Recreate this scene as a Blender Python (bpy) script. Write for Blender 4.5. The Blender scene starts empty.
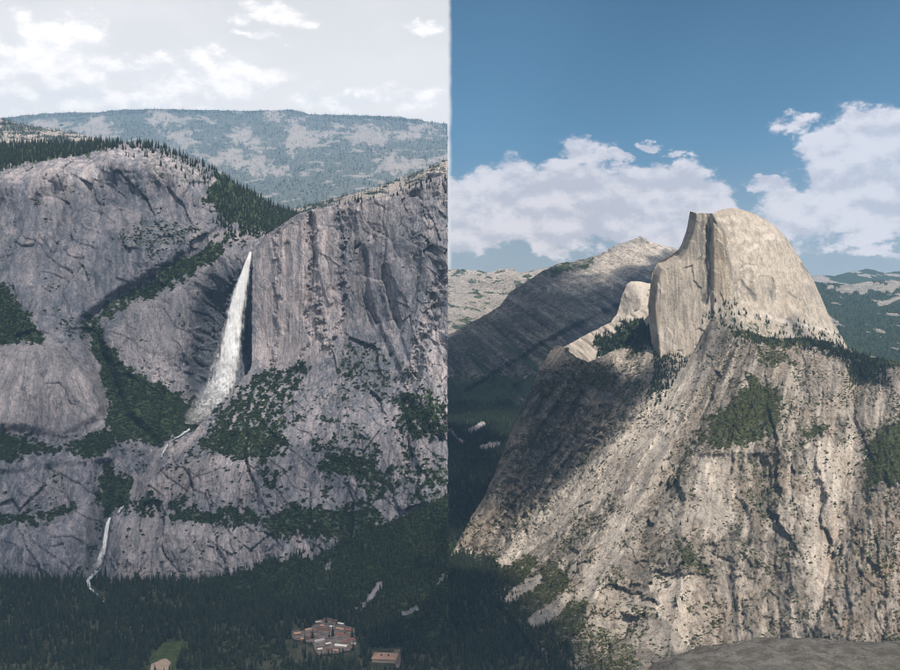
import bpy, math, random
import numpy as np

# ------------------------------------------------------------------ camera, sky, sun, exposure
SC = bpy.context.scene
COL = SC.collection
F = 965.0                       # focal length in photo pixels (900 wide), level camera, horizon at row 285
R = math.radians
cam_d = bpy.data.cameras.new('camera'); cam = bpy.data.objects.new('camera', cam_d); COL.objects.link(cam)
cam.location = (0, 0, 0); cam.rotation_euler = (R(90), 0, 0)
cam_d.sensor_width = 36; cam_d.lens = 36 * F / 900; cam_d.shift_y = -50 / 900
cam_d.clip_start = 0.1; cam_d.clip_end = 200000
SC.camera = cam
SUN_EL, SUN_AZ = 50.0, 26.0     # azimuth: degrees to the right of straight behind the camera
sdir = np.array([math.sin(R(SUN_AZ)) * math.cos(R(SUN_EL)), -math.cos(R(SUN_AZ)) * math.cos(R(SUN_EL)), math.sin(R(SUN_EL))])
SUN_STRENGTH = 5.0
sun_d = bpy.data.lights.new('sun', 'SUN'); sun_d.energy = SUN_STRENGTH; sun_d.angle = R(0.5); sun_d.color = (1.0, 0.90, 0.77)
sun = bpy.data.objects.new('sun', sun_d); COL.objects.link(sun)
sun.rotation_euler = (R(90 - SUN_EL), 0, R(SUN_AZ)); sun.location = (0, 0, 4000)
HAZE_DENSITY, HAZE_COLOR = 2.6e-5, (0.33, 0.62, 1.0)
SKY_STRENGTH = 0.05
vs = SC.view_settings
vs.view_transform = 'Standard'; vs.look = 'None'; vs.gamma = 1.0; vs.exposure = 0.55; vs.use_curve_mapping = False
SC.cycles.use_denoising = True; SC.cycles.filter_width = 1.1
SC.cycles.max_bounces = 5; SC.cycles.diffuse_bounces = 2; SC.cycles.volume_bounces = 0
SC.cycles.transparent_max_bounces = 24; SC.cycles.caustics_reflective = False; SC.cycles.caustics_refractive = False


class NT:
    """tiny helper for node trees"""
    def __init__(s, tree):
        s.t = tree; s.n = tree.nodes; s.l = tree.links

    def new(s, typ, **kw):
        nd = s.n.new(typ)
        for k, v in kw.items():
            setattr(nd, k, v)
        return nd

    def put(s, sock, v):
        if isinstance(v, bpy.types.NodeSocket):
            s.l.new(v, sock)
        elif v is not None:
            if sock.type == 'RGBA' and len(v) == 3:
                v = (*v, 1)
            sock.default_value = v

    def math(s, op, a, b=None, c=None, clamp=False):
        nd = s.new('ShaderNodeMath', operation=op, use_clamp=clamp)
        for i, v in enumerate((a, b, c)):
            if v is not None:
                s.put(nd.inputs[i], v)
        return nd.outputs[0]

    def vmath(s, op, a, b=None):
        nd = s.new('ShaderNodeVectorMath', operation=op)
        s.put(nd.inputs[0], a)
        if b is not None:
            s.put(nd.inputs[1], b)
        return nd.outputs[0]

    def mix(s, fac, a, b, blend='MIX'):
        nd = s.new('ShaderNodeMix', data_type='RGBA', blend_type=blend, clamp_factor=True)
        s.put(nd.inputs[0], fac); s.put(nd.inputs[6], a); s.put(nd.inputs[7], b)
        return nd.outputs[2]

    def ramp(s, v, lo, hi, a=0.0, b=1.0):
        nd = s.new('ShaderNodeMapRange', interpolation_type='SMOOTHSTEP')
        s.put(nd.inputs[0], v)
        for i, q in enumerate((lo, hi, a, b)):
            nd.inputs[i + 1].default_value = q
        return nd.outputs[0]

    def noise(s, vec, scale, detail=4, rough=0.55, dist=0.0):
        nd = s.new('ShaderNodeTexNoise')
        s.put(nd.inputs['Vector'], vec); nd.inputs['Scale'].default_value = scale
        nd.inputs['Detail'].default_value = detail; nd.inputs['Roughness'].default_value = rough
        nd.inputs['Distortion'].default_value = dist
        return nd.outputs['Fac']

    def comb(s, x, y, z):
        nd = s.new('ShaderNodeCombineXYZ')
        for i, v in enumerate((x, y, z)):
            s.put(nd.inputs[i], v)
        return nd.outputs[0]


# ---- world: clear blue sky to the east, thin bright cloud veil to the west, cumulus banks in both
W = bpy.data.worlds.new('World'); SC.world = W; W.use_nodes = True
W.node_tree.nodes.clear(); nt = NT(W.node_tree)
geo = nt.new('ShaderNodeTexCoord').outputs['Generated']
sky = nt.new('ShaderNodeTexSky', sky_type='NISHITA', sun_disc=False)
sky.sun_elevation = R(SUN_EL); sky.sun_rotation = R(180 - SUN_AZ); sky.altitude = 2200; sky.air_density = 1.0; sky.dust_density = 0.6
skyc = nt.mix(1.0, sky.outputs[0], (SKY_STRENGTH * 0.20, SKY_STRENGTH * 0.60, SKY_STRENGTH * 0.76, 1), 'MULTIPLY')
sep = nt.new('ShaderNodeSeparateXYZ'); nt.put(sep.inputs[0], geo)
skyc = nt.mix(nt.math('MULTIPLY', nt.ramp(sep.outputs[2], 0.16, 0.0), 0.8), skyc, (0.46, 0.44, 0.43))
az = nt.math('ARCTAN2', sep.outputs[0], sep.outputs[1])                  # radians right of straight ahead
el = nt.math('ARCSINE', sep.outputs[2])
# gentle warp so that cloud rims billow
cv = nt.comb(nt.math('MULTIPLY', az, 1.0), nt.math('MULTIPLY', el, 1.55), 0.37)
wn = nt.new('ShaderNodeTexNoise'); nt.put(wn.inputs['Vector'], cv); wn.inputs['Scale'].default_value = 16
wn.inputs['Detail'].default_value = 6; wn.inputs['Roughness'].default_value = 0.62
wsep = nt.new('ShaderNodeSeparateColor'); nt.put(wsep.inputs[0], wn.outputs['Color'])
azw = nt.math('ADD', az, nt.math('MULTIPLY', nt.math('SUBTRACT', wsep.outputs[0], 0.5), 0.075))
elw = nt.math('ADD', el, nt.math('MULTIPLY', nt.math('SUBTRACT', wsep.outputs[1], 0.5), 0.055))


def ang(px, py):
    x, z = (px - 450) / F, (285 - py) / F
    return math.atan2(x, 1), math.asin(z / math.sqrt(1 + x * x + z * z))


def cloud_field(ellipses, azs, els):
    """largest of many soft ellipses given as (px, py, half width, half height)"""
    out = None
    for (px, py, rx, ry) in ellipses:
        a0, e0 = ang(px, py)
        a = nt.math('DIVIDE', nt.math('SUBTRACT', azs, a0), rx / F)
        b = nt.math('DIVIDE', nt.math('SUBTRACT', els, e0), ry / F)
        d = nt.math('SQRT', nt.math('ADD', nt.math('MULTIPLY', a, a), nt.math('MULTIPLY', b, b)))
        v = nt.math('MULTIPLY', nt.math('SUBTRACT', 1.0, d), max(min(rx, ry) / 30.0, 0.62))
        out = v if out is None else nt.math('SMOOTH_MAX', out, v, 0.12)
    return out


RIGHT_CLOUDS = [(500, 205, 75, 44), (580, 208, 110, 46), (660, 215, 78, 50), (440, 212, 60, 42), (715, 225, 30, 34), (575, 152, 38, 15), (610, 160, 24, 7),
                (652, 143, 13, 6), (678, 156, 12, 8), (800, 122, 30, 12), (865, 150, 62, 38), (930, 160, 70, 50), (850, 190, 62, 42), (795, 205, 42, 24), (770, 188, 24, 9),
                (900, 210, 60, 36), (860, 238, 48, 12), (890, 254, 40, 7), (800, 228, 45, 18)]
LEFT_CLOUDS = [(55, 48, 55, 32), (95, 62, 40, 26), (20, 70, 45, 16), (-40, 55, 60, 30), (272, 14, 40, 13), (300, 20, 18, 8), (265, 40, 20, 6), (200, 78, 90, 24), (170, 66, 30, 16), (235, 70, 32, 14),
               (405, 95, 36, 18), (430, 92, 24, 18), (330, 98, 60, 14), (90, 100, 140, 16), (430, 30, 26, 8)]
fr = cloud_field(RIGHT_CLOUDS, azw, elw)
fl = cloud_field(LEFT_CLOUDS, azw, elw)
n1 = nt.noise(cv, 24, 10, 0.62)
cv2 = nt.comb(nt.math('ADD', az, 0.004), nt.math('ADD', nt.math('MULTIPLY', el, 1.55), 0.016), 0.37)
n2 = nt.noise(cv2, 24, 10, 0.62)
big = nt.noise(cv, 9, 5, 0.5)
# clouds elsewhere round the sky: same kind, noise driven, only where the picture does not look
away = nt.ramp(nt.math('ABSOLUTE', az), 0.52, 0.75)
over = nt.ramp(el, 0.36, 0.60)
elsewhere = nt.math('SUBTRACT', nt.math('SUBTRACT', big, 0.50), nt.math('MULTIPLY', nt.math('SUBTRACT', 1.0, nt.math('MAXIMUM', away, over)), 1.5))
rel = nt.math('SUBTRACT', n1, n2)


def layer(field, hard, light, dark):
    dens = nt.math('ADD', field, nt.math('MULTIPLY', nt.math('SUBTRACT', n1, 0.5), 1.75))
    alpha = nt.ramp(dens, 0.0, hard)
    lit = nt.ramp(nt.math('ADD', nt.math('MULTIPLY', rel, 4.2), nt.math('MULTIPLY', nt.math('SUBTRACT', big, 0.45), 1.6)), -0.45, 0.62)
    return alpha, nt.mix(lit, dark, light)


ar, cr = layer(nt.math('MAXIMUM', fr, nt.math('MULTIPLY', elsewhere, 4.0)), 0.30, (0.93, 0.82, 0.79), (0.63, 0.565, 0.575))
al, cl = layer(fl, 0.45, (1.12, 1.03, 0.96), (0.86, 0.81, 0.78))
# the veil: thin high cloud west of the camera's heading
edge = nt.math('ADD', az, nt.math('MULTIPLY', nt.math('SUBTRACT', n1, 0.5), 0.006))
west = nt.ramp(edge, 0.0030, -0.0030)
veil_low = nt.ramp(el, 0.30, 0.13)
veil_col = nt.mix(veil_low, (0.74, 0.70, 0.67), (1.06, 0.96, 0.88))
veil_col = nt.mix(nt.math('MULTIPLY', nt.ramp(big, 0.42, 0.66), 0.6), veil_col, (0.92, 0.86, 0.81))
leftsky = nt.mix(al, nt.mix(nt.ramp(el, 0.75, 0.28, 0.12, 0.92), skyc, veil_col), cl)
rightsky = nt.mix(nt.math('MULTIPLY', ar, 0.96), skyc, cr)
fin = nt.mix(west, rightsky, leftsky)
below = nt.ramp(el, -0.02, -0.10)
fin = nt.mix(below, fin, (0.10, 0.13, 0.15))
bg = nt.new('ShaderNodeBackground'); nt.put(bg.inputs[0], fin); bg.inputs[1].default_value = 1.0
nt.put(nt.new('ShaderNodeOutputWorld').inputs[0], bg.outputs[0])
W.cycles.sampling_method = 'NONE'

# ------------------------------------------------------------------ numeric helpers
rng = np.random.default_rng(7)
_perm = np.concatenate([rng.permutation(256)] * 3)
_grad = rng.normal(size=(256, 3)); _grad /= np.linalg.norm(_grad, axis=1)[:, None]


def pn(x, y, z):
    x, y, z = np.broadcast_arrays(np.asarray(x, float), np.asarray(y, float), np.asarray(z, float))
    xi, yi, zi = np.floor(x).astype(int), np.floor(y).astype(int), np.floor(z).astype(int)
    xf, yf, zf = x - xi, y - yi, z - zi
    u, v, w = (t * t * t * (t * (t * 6 - 15) + 10) for t in (xf, yf, zf))
    X, Y, Z = xi & 255, yi & 255, zi & 255

    def g(dx, dy, dz):
        h = _perm[_perm[_perm[(X + dx) & 255] + ((Y + dy) & 255)] + ((Z + dz) & 255)]
        q = _grad[h]
        return q[..., 0] * (xf - dx) + q[..., 1] * (yf - dy) + q[..., 2] * (zf - dz)
    l = lambda a, b, t: a + t * (b - a)
    return 1.6 * l(l(l(g(0, 0, 0), g(1, 0, 0), u), l(g(0, 1, 0), g(1, 1, 0), u), v),
                   l(l(g(0, 0, 1), g(1, 0, 1), u), l(g(0, 1, 1), g(1, 1, 1), u), v), w)


def fbm(x, y, z, o=4, gain=0.5):
    s, a, f = 0, 1.0, 1.0
    for i in range(o):
        s = s + a * pn(x * f + 11.3 * i, y * f + 5.1 * i, z * f - 7.7 * i); a *= gain; f *= 2.03
    return s


def ridged(x, y, z, o=4, gain=0.5):
    s, a, f = 0, 1.0, 1.0
    for i in range(o):
        s = s + a * (1 - np.abs(pn(x * f + 3.3 * i, y * f + 9.1 * i, z * f - 2.7 * i)) * 1.6); a *= gain; f *= 2.07
    return s


def facets(x, y, seed, tilt=1.0, step=0.5):
    """fractured slabs: every cell a tilted plane at its own depth -> (relief, joint 0..1, tone -1..1)"""
    xi, yi = np.floor(x).astype(int), np.floor(y).astype(int)
    b1 = np.full(x.shape, 1e9); b2 = b1.copy(); rel = np.zeros(x.shape); tone = np.zeros(x.shape)
    sd = int(seed * 37) & 255
    for dx in (-1, 0, 1):
        for dy in (-1, 0, 1):
            cx, cy = xi + dx, yi + dy
            h = _perm[_perm[_perm[cx & 255] + (cy & 255)] + sd]; g = _grad[h]; g2 = _grad[_perm[h + 91]]
            ox, oy = x - (cx + 0.5 + 0.42 * g[..., 0]), y - (cy + 0.5 + 0.42 * g[..., 1])
            d = np.hypot(ox, oy); near = d < b1
            b2 = np.where(near, b1, np.minimum(b2, d)); b1 = np.where(near, d, b1)
            rel = np.where(near, tilt * (g2[..., 0] * ox + g2[..., 1] * oy) + step * g2[..., 2], rel); tone = np.where(near, g[..., 2], tone)
    return rel, 1 - sstep(b2 - b1, 0.0, 0.10), tone


def sstep(x, lo, hi):
    t = np.clip((x - lo) / (hi - lo), 0, 1)
    return t * t * (3 - 2 * t)


def P(px, py, D):
    px, py, D = np.asarray(px, float), np.asarray(py, float), np.asarray(D, float)
    return np.stack(np.broadcast_arrays(D * (px - 450) / F, D, D * (285 - py) / F), -1)


def FD(py, z=-1050.0):
    """distance at which the valley floor shows on row py"""
    return -z * F / (py - 285.0)


def seg_dist(px, py, pts, closed=False):
    pts = [tuple(map(float, p[:2])) for p in pts]
    prs = list(zip(pts[:-1], pts[1:])) + ([(pts[-1], pts[0])] if closed else [])
    best = np.full(px.shape, 1e9)
    for (ax, ay), (bx, by) in prs:
        dx, dy = bx - ax, by - ay
        t = np.clip(((px - ax) * dx + (py - ay) * dy) / (dx * dx + dy * dy + 1e-9), 0, 1)
        best = np.minimum(best, np.hypot(px - ax - t * dx, py - ay - t * dy))
    return best


def poly_sd(px, py, pts):
    """signed distance, negative inside"""
    d = seg_dist(px, py, pts, True)
    ins = np.zeros(px.shape, bool)
    n = len(pts)
    for i in range(n):
        (ax, ay), (bx, by) = pts[i][:2], pts[(i + 1) % n][:2]
        c = ((ay > py) != (by > py)) & (px < (bx - ax) * (py - ay) / ((by - ay) or 1e-9) + ax)
        ins ^= c
    return np.where(ins, -d, d)


class Fld:
    """pixel-frame fields of a sheet with a natural wobble for drawn areas"""
    def __init__(s, px, py, seed=0, amp=5.0):
        s.px0, s.py0 = px, py
        s.px = px + amp * fbm(px / 22, py / 22, seed + 0.5, 4, 0.6)
        s.py = py + amp * fbm(px / 22, py / 22, seed + 31.5, 4, 0.6)
        s.edge = 6.5 * fbm(px / 8, py / 8, seed + 77.7, 4, 0.7)

    def area(s, pts, soft=4.0):
        return sstep(-poly_sd(s.px, s.py, pts) + s.edge * min(1.0, soft / 4), -soft * 1.3, soft * 1.3)

    def line(s, pts, w, crisp=False):
        d = seg_dist(s.px0 if crisp else s.px * .35 + s.px0 * .65, s.py0 if crisp else s.py * .35 + s.py0 * .65, pts)
        return 1 - sstep(d, w * 0.35, w)


def crease(f, pts, w):
    """sharp-edged crest or trough profile around a drawn line"""
    return np.exp(-seg_dist(f.px * .3 + f.px0 * .7, f.py * .3 + f.py0 * .7, pts) / w)


def rbf(ctrl, px, py, smooth=0.0):
    """thin-plate spline through (px, py, D)"""
    c = np.array(ctrl, float); n = len(c)
    S = 100.0
    q = c[:, :2] / S
    phi = lambda r2: 0.5 * r2 * np.log(r2 + 1e-12)
    K = phi(((q[:, None] - q[None]) ** 2).sum(-1)) + np.eye(n) * smooth
    Pm = np.c_[np.ones(n), q]
    A = np.block([[K, Pm], [Pm.T, np.zeros((3, 3))]])
    w = np.linalg.solve(A, np.r_[c[:, 2], 0, 0, 0])
    out = w[n] + w[n + 1] * px / S + w[n + 2] * py / S
    for i in range(n):
        out = out + w[i] * phi((px / S - q[i, 0]) ** 2 + (py / S - q[i, 1]) ** 2)
    return out


def resample(pts, n):
    p = np.array(pts, float)
    s = np.r_[0, np.cumsum(np.hypot(*np.diff(p, axis=0).T))]
    t = np.linspace(0, s[-1], n)
    return np.c_[np.interp(t, s, p[:, 0]), np.interp(t, s, p[:, 1])]


def coons(T, B, L, Rr, nu, nv):
    T, B, L, Rr = resample(T, nu), resample(B, nu), resample(L, nv), resample(Rr, nv)
    u = np.linspace(0, 1, nu)[None, :, None]; v = np.linspace(0, 1, nv)[:, None, None]
    g = (1 - u) * L[:, None] + u * Rr[:, None] + (1 - v) * T[None] + v * B[None] \
        - ((1 - u) * (1 - v) * T[0] + u * (1 - v) * T[-1] + (1 - u) * v * B[0] + u * v * B[-1])
    return g[..., 0], g[..., 1]


def mesh_obj(name, verts, faces, mats, parent=None, smooth=False, mat_idx=None):
    me = bpy.data.meshes.new(name)
    verts = np.asarray(verts, np.float32).reshape(-1, 3)
    if isinstance(faces, np.ndarray):
        k = faces.shape[1]; nf = len(faces)
        me.vertices.add(len(verts)); me.vertices.foreach_set('co', verts.ravel())
        me.loops.add(nf * k); me.loops.foreach_set('vertex_index', faces.astype(np.int32).ravel())
        me.polygons.add(nf); me.polygons.foreach_set('loop_start', np.arange(0, nf * k, k, dtype=np.int32))
        me.update(calc_edges=True)
    else:
        me.from_pydata(verts.tolist(), [], faces)
    for m in (mats if isinstance(mats, (list, tuple)) else [mats]):
        me.materials.append(m)
    if mat_idx is not None:
        me.polygons.foreach_set('material_index', np.asarray(mat_idx, np.int32))
    me.polygons.foreach_set('use_smooth', np.full(len(me.polygons), smooth))
    me.validate(); me.update()
    o = bpy.data.objects.new(name, me); COL.objects.link(o)
    if parent:
        o.parent = parent
    return o


def tag(o, label=None, cat=None, group=None, kind=None):
    for k, v in (('label', label), ('category', cat), ('group', group), ('kind', kind)):
        if v:
            o[k] = v
    return o


def grid_obj(name, pos, mat, attrs=None, label=None):
    """pos: (nv, nu, 3) grid of points -> smooth quad sheet with colour attribute m1"""
    nv, nu = pos.shape[:2]
    i = np.arange(nv * nu).reshape(nv, nu)
    f = np.stack([i[:-1, :-1], i[1:, :-1], i[1:, 1:], i[:-1, 1:]], -1).reshape(-1, 4)
    o = mesh_obj(name, pos.reshape(-1, 3), f, mat, smooth=True)
    if attrs is not None:
        for an, arr in attrs.items():
            a = o.data.attributes.new(an, 'FLOAT_COLOR', 'POINT')
            a.data.foreach_set('color', arr.reshape(-1, 4).astype(np.float32).ravel())
    tag(o, label, kind='structure')
    return o


def backed(pos, px, py, D, attrs, top=((2, 120), (14, 420)), left=None, right=None, floor=-1060):
    """give a sheet thickness: rows that fold back behind its rim, columns behind its sides"""
    def ext(p, x, y, d, steps, axis_dx):
        rows = []
        for off, dd in steps:
            nb = off * (1 + .8 * fbm(y / 16, dd / 160, 3.3, 4, .6)) if len(steps) > 4 else off
            rows.append(P(x + axis_dx[0] * nb, y + axis_dx[1] * nb, d + dd))
        last = rows[-1].copy(); last[..., 2] = floor
        rows.append(last)
        return rows
    nvx, nux = px.shape
    add_l = ext(None, px[:, 0], py[:, 0], D[:, 0], left, (1, 0)) if left else []
    add_r = ext(None, px[:, -1], py[:, -1], D[:, -1], right, (-1, 0)) if right else []
    cols = [r[:, None] for r in reversed(add_l)] + [pos] + [r[:, None] for r in add_r]
    pos2 = np.concatenate(cols, 1)
    padl, padr = len(add_l), len(add_r)
    at2 = {k: np.pad(a, ((0, 0), (padl, padr), (0, 0)), mode='edge') for k, a in attrs.items()}
    if top:
        pxe = np.pad(px[0], (padl, padr), mode='edge'); pye = np.pad(py[0], (padl, padr), mode='edge')
        De = pos2[0, :, 1]
        rows = []
        for off, dd in top:
            b = pos2[0] * ((De + dd) / De)[:, None]
            b[:, 2] -= off * (De + dd) / F
            rows.append(b)
        last = rows[-1].copy(); last[:, 2] = floor
        rows.append(last)
        pos2 = np.concatenate([r[None] for r in reversed(rows)] + [pos2], 0)
        at2 = {k: np.pad(a, ((len(rows), 0), (0, 0), (0, 0)), mode='edge') for k, a in at2.items()}
    return pos2, at2


def pack(a, b=0, c=0, d=0):
    return np.stack([np.clip(t, 0, 1) for t in np.broadcast_arrays(np.asarray(a, float), b, c, d)], -1)


# ------------------------------------------------------------------ materials
def base_mat(name):
    m = bpy.data.materials.new(name); m.use_nodes = True
    m.node_tree.nodes.clear(); t = NT(m.node_tree)
    b = t.new('ShaderNodeBsdfPrincipled'); b.inputs['Roughness'].default_value = 0.9
    b.inputs['Specular IOR Level'].default_value = 0.15
    o = t.new('ShaderNodeOutputMaterial'); t.put(o.inputs[0], b.outputs[0])
    return m, t, b, o


def granite(name, light, mid, dark, veg=(0.030, 0.045, 0.022), stretch=4.0, scale=1.0, bump=1.0, crack=1.0, speck=1.0, veg_lo=0.52, veg_w=0.22, pale=(0.55, 0.51, 0.47), warmc=(0.46, 0.36, 0.27), stain_shade_c=(0.055, 0.06, 0.065)):
    """m1 = (plants and soil, pale fresh rock and painted sun, painted shade and water stain, warm oxide)"""
    m, t, b, o = base_mat(name)
    tc = t.new('ShaderNodeTexCoord').outputs['Object']
    vc = t.new('ShaderNodeVertexColor', layer_name='m1')
    s = t.new('ShaderNodeSeparateColor'); t.put(s.inputs[0], vc.outputs[0])
    mp = t.new('ShaderNodeMapping'); t.put(mp.inputs[0], tc); mp.inputs['Scale'].default_value = (1, 1, 1 / stretch)
    v = mp.outputs[0]
    streak = t.noise(v, 0.045 * scale, 8, 0.68, 0.6)
    blotch = t.noise(tc, 0.006 * scale, 6, 0.6, 0.4)
    fine = t.noise(tc, 0.11 * scale, 5, 0.7)
    c = t.mix(t.ramp(blotch, 0.36, 0.64), dark, mid)
    c = t.mix(t.ramp(streak, 0.42, 0.66), c, light)
    c = t.mix(t.math('MULTIPLY', t.ramp(fine, 0.56, 0.72), 0.55 * speck), c, tuple(x * 0.35 for x in dark))
    c = t.mix(t.math('MULTIPLY', t.ramp(fine, 0.46, 0.30), 0.35), c, pale)
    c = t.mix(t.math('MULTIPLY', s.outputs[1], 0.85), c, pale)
    c = t.mix(t.math('MULTIPLY', vc.outputs[1], 0.75), c, warmc)
    c = t.mix(t.math('MULTIPLY', s.outputs[2], 0.85), c, stain_shade_c)
    for (sx, sy, sz), sc_, wd, st in (((1.3, 1, .35), .020, .020, .75), ((.55, .6, 1.0), .016, .016, .55), ((1, 1, .22), .06, .03, .6)):
        mq = t.new('ShaderNodeMapping'); t.put(mq.inputs[0], tc); mq.inputs['Scale'].default_value = (sx, sy, sz); mq.inputs['Rotation'].default_value = (0, .45 if sz == 1.0 else 0, 0)
        nq = t.noise(mq.outputs[0], sc_ * scale, 5, 0.6, 0.3)
        ln = t.ramp(t.math('ABSOLUTE', t.math('SUBTRACT', nq, 0.5)), wd, 0.0)
        c = t.mix(t.math('MULTIPLY', ln, st * crack), c, tuple(x * 0.35 for x in dark))
    vg = t.ramp(t.math('ADD', s.outputs[0], t.math('MULTIPLY', t.math('SUBTRACT', t.noise(tc, 0.05 * scale, 5, 0.7), 0.5), 1.1)), veg_lo, veg_lo + veg_w)
    vcol = t.mix(t.noise(tc, 0.03 * scale, 4, 0.6), veg, tuple(x * 1.9 for x in veg))
    c = t.mix(vg, c, vcol)
    t.put(b.inputs['Base Color'], c)
    bp = t.new('ShaderNodeBump'); bp.inputs['Strength'].default_value = 1.0 * bump; bp.inputs['Distance'].default_value = 9.0 / scale
    h = t.math('ADD', t.math('MULTIPLY', streak, 1.2), t.math('MULTIPLY', fine, 0.8))
    t.put(bp.inputs['Height'], h); t.put(b.inputs['Normal'], bp.outputs[0])
    return m


M = {}
M['grey_granite'] = granite('granite_blue_grey', (0.40, 0.37, 0.40), (0.255, 0.262, 0.305), (0.135, 0.152, 0.185), stain_shade_c=(0.085, 0.102, 0.13), crack=0.7, speck=0.6, bump=0.85, pale=(0.66, 0.58, 0.585), warmc=(0.36, 0.285, 0.25))  # pale raised to hold the sunlight painted on the headland wall
M['west_granite'] = granite('granite_slate_blue', (0.345, 0.325, 0.36), (0.198, 0.208, 0.252), (0.098, 0.117, 0.15), stain_shade_c=(0.066, 0.084, 0.112), crack=0.7, speck=0.6, bump=0.9, pale=(0.60, 0.53, 0.54), warmc=(0.36, 0.285, 0.25))
M['sun_granite'] = granite('granite_buff', (0.30, 0.264, 0.224), (0.192, 0.168, 0.142), (0.095, 0.084, 0.073), veg=(0.034, 0.040, 0.017), stretch=3.0, crack=0.7, speck=0.8, bump=0.8, pale=(0.60, 0.54, 0.475), warmc=(0.27, 0.20, 0.145))
M['dome_granite'] = granite('granite_dome_grey', (0.48, 0.425, 0.365), (0.41, 0.36, 0.305), (0.29, 0.26, 0.225), stretch=5.0, bump=0.45, crack=0.5, speck=0.7, warmc=(0.40, 0.31, 0.20))
M['shaded_slab_granite'] = granite('granite_slabs_shaded', (0.30, 0.285, 0.265), (0.17, 0.165, 0.16), (0.08, 0.08, 0.08), stretch=1.2, scale=0.5, pale=(0.66, 0.60, 0.545))  # tones lowered so the colour carries the mountain flank's shade
M['ridge_granite'] = granite('granite_ridge', (0.33, 0.305, 0.295), (0.27, 0.25, 0.245), (0.20, 0.19, 0.19), veg=(0.078, 0.088, 0.082), stretch=1.2, scale=0.15, crack=0.3, veg_lo=0.25, veg_w=0.6, bump=0.5, pale=(0.36, 0.33, 0.32))
M['far_granite'] = granite('granite_far', (0.42, 0.39, 0.36), (0.30, 0.28, 0.26), (0.19, 0.185, 0.18), stretch=1.2, scale=0.3, veg_lo=0.42, pale=(0.56, 0.52, 0.48))


def leafy(name, a, b2, trunk=False):
    m, t, b, o = base_mat(name)
    oi = t.new('ShaderNodeObjectInfo')
    tc = t.new('ShaderNodeTexCoord').outputs['Object']
    n = t.noise(tc, 5.0, 3, 0.6)
    c = t.mix(oi.outputs['Random'], a, b2)
    c = t.mix(t.ramp(n, 0.35, 0.7), tuple(x * 0.6 for x in a), c)
    t.put(b.inputs['Base Color'], c)
    return m


M['needles'] = leafy('conifer_needles', (0.010, 0.021, 0.015), (0.058, 0.074, 0.036))
M['leaves'] = leafy('oak_leaves', (0.028, 0.047, 0.025), (0.078, 0.102, 0.044))
M['scrub'] = leafy('scrub_leaves', (0.055, 0.060, 0.020), (0.145, 0.140, 0.048))


def plain(name, a, b2, scale, rough=0.85, bump=0.0):
    m, t, b, o = base_mat(name)
    tc = t.new('ShaderNodeTexCoord').outputs['Object']
    n = t.noise(tc, scale, 6, 0.65)
    t.put(b.inputs['Base Color'], t.mix(t.ramp(n, 0.35, 0.65), a, b2))
    b.inputs['Roughness'].default_value = rough
    if bump:
        bp = t.new('ShaderNodeBump'); bp.inputs['Strength'].default_value = 0.6; bp.inputs['Distance'].default_value = bump
        t.put(bp.inputs['Height'], n); t.put(b.inputs['Normal'], bp.outputs[0])
    return m


M['bark'] = plain('bark', (0.06, 0.045, 0.035), (0.10, 0.08, 0.06), 2.0)
M['floor'] = plain('forest_floor', (0.034, 0.042, 0.026), (0.085, 0.080, 0.052), 0.02)
M['meadow'] = plain('meadow_grass', (0.036, 0.056, 0.022), (0.075, 0.092, 0.036), 0.04)
M['dirt'] = plain('pale_dirt', (0.33, 0.25, 0.19), (0.42, 0.33, 0.26), 0.05)
M['asphalt'] = plain('asphalt', (0.11, 0.092, 0.085), (0.24, 0.19, 0.17), 0.06)
# ================================================================== LARGE TERRAIN
SHEETS = {}


def build_sheet(name, T, B, L, Rr, nu, nv, ctrl, relief, masks, mat, label, top=((2, 120), (14, 420)), left=None, right=None, seed=0, jitter=1.0, depth_fn=None, mat_extra=None):
    px, py = coons(T, B, L, Rr, nu, nv)
    jx = jitter * fbm(px / 9, py / 9, seed + 3.1, 3, 0.6); jy = jitter * fbm(px / 9, py / 9, seed + 8.1, 3, 0.6)
    px, py = px + jx, py + jy
    D = depth_fn(px, py) if depth_fn else rbf(ctrl, px, py)
    p0 = P(px, py, D)
    f = Fld(px, py, seed)
    dD = relief(p0[..., 0], D, p0[..., 2], f)
    D2 = D + dD
    pos = P(px, py, D2)
    m1 = masks(p0[..., 0], D, p0[..., 2], f)
    pos2, at2 = backed(pos, px, py, D2, {'m1': m1}, top, left, right)
    o = grid_obj(name, pos2, mat, at2, label)
    SHEETS[name] = dict(pos=pos, px=px, py=py, m1=m1, f=f)
    return o


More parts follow.
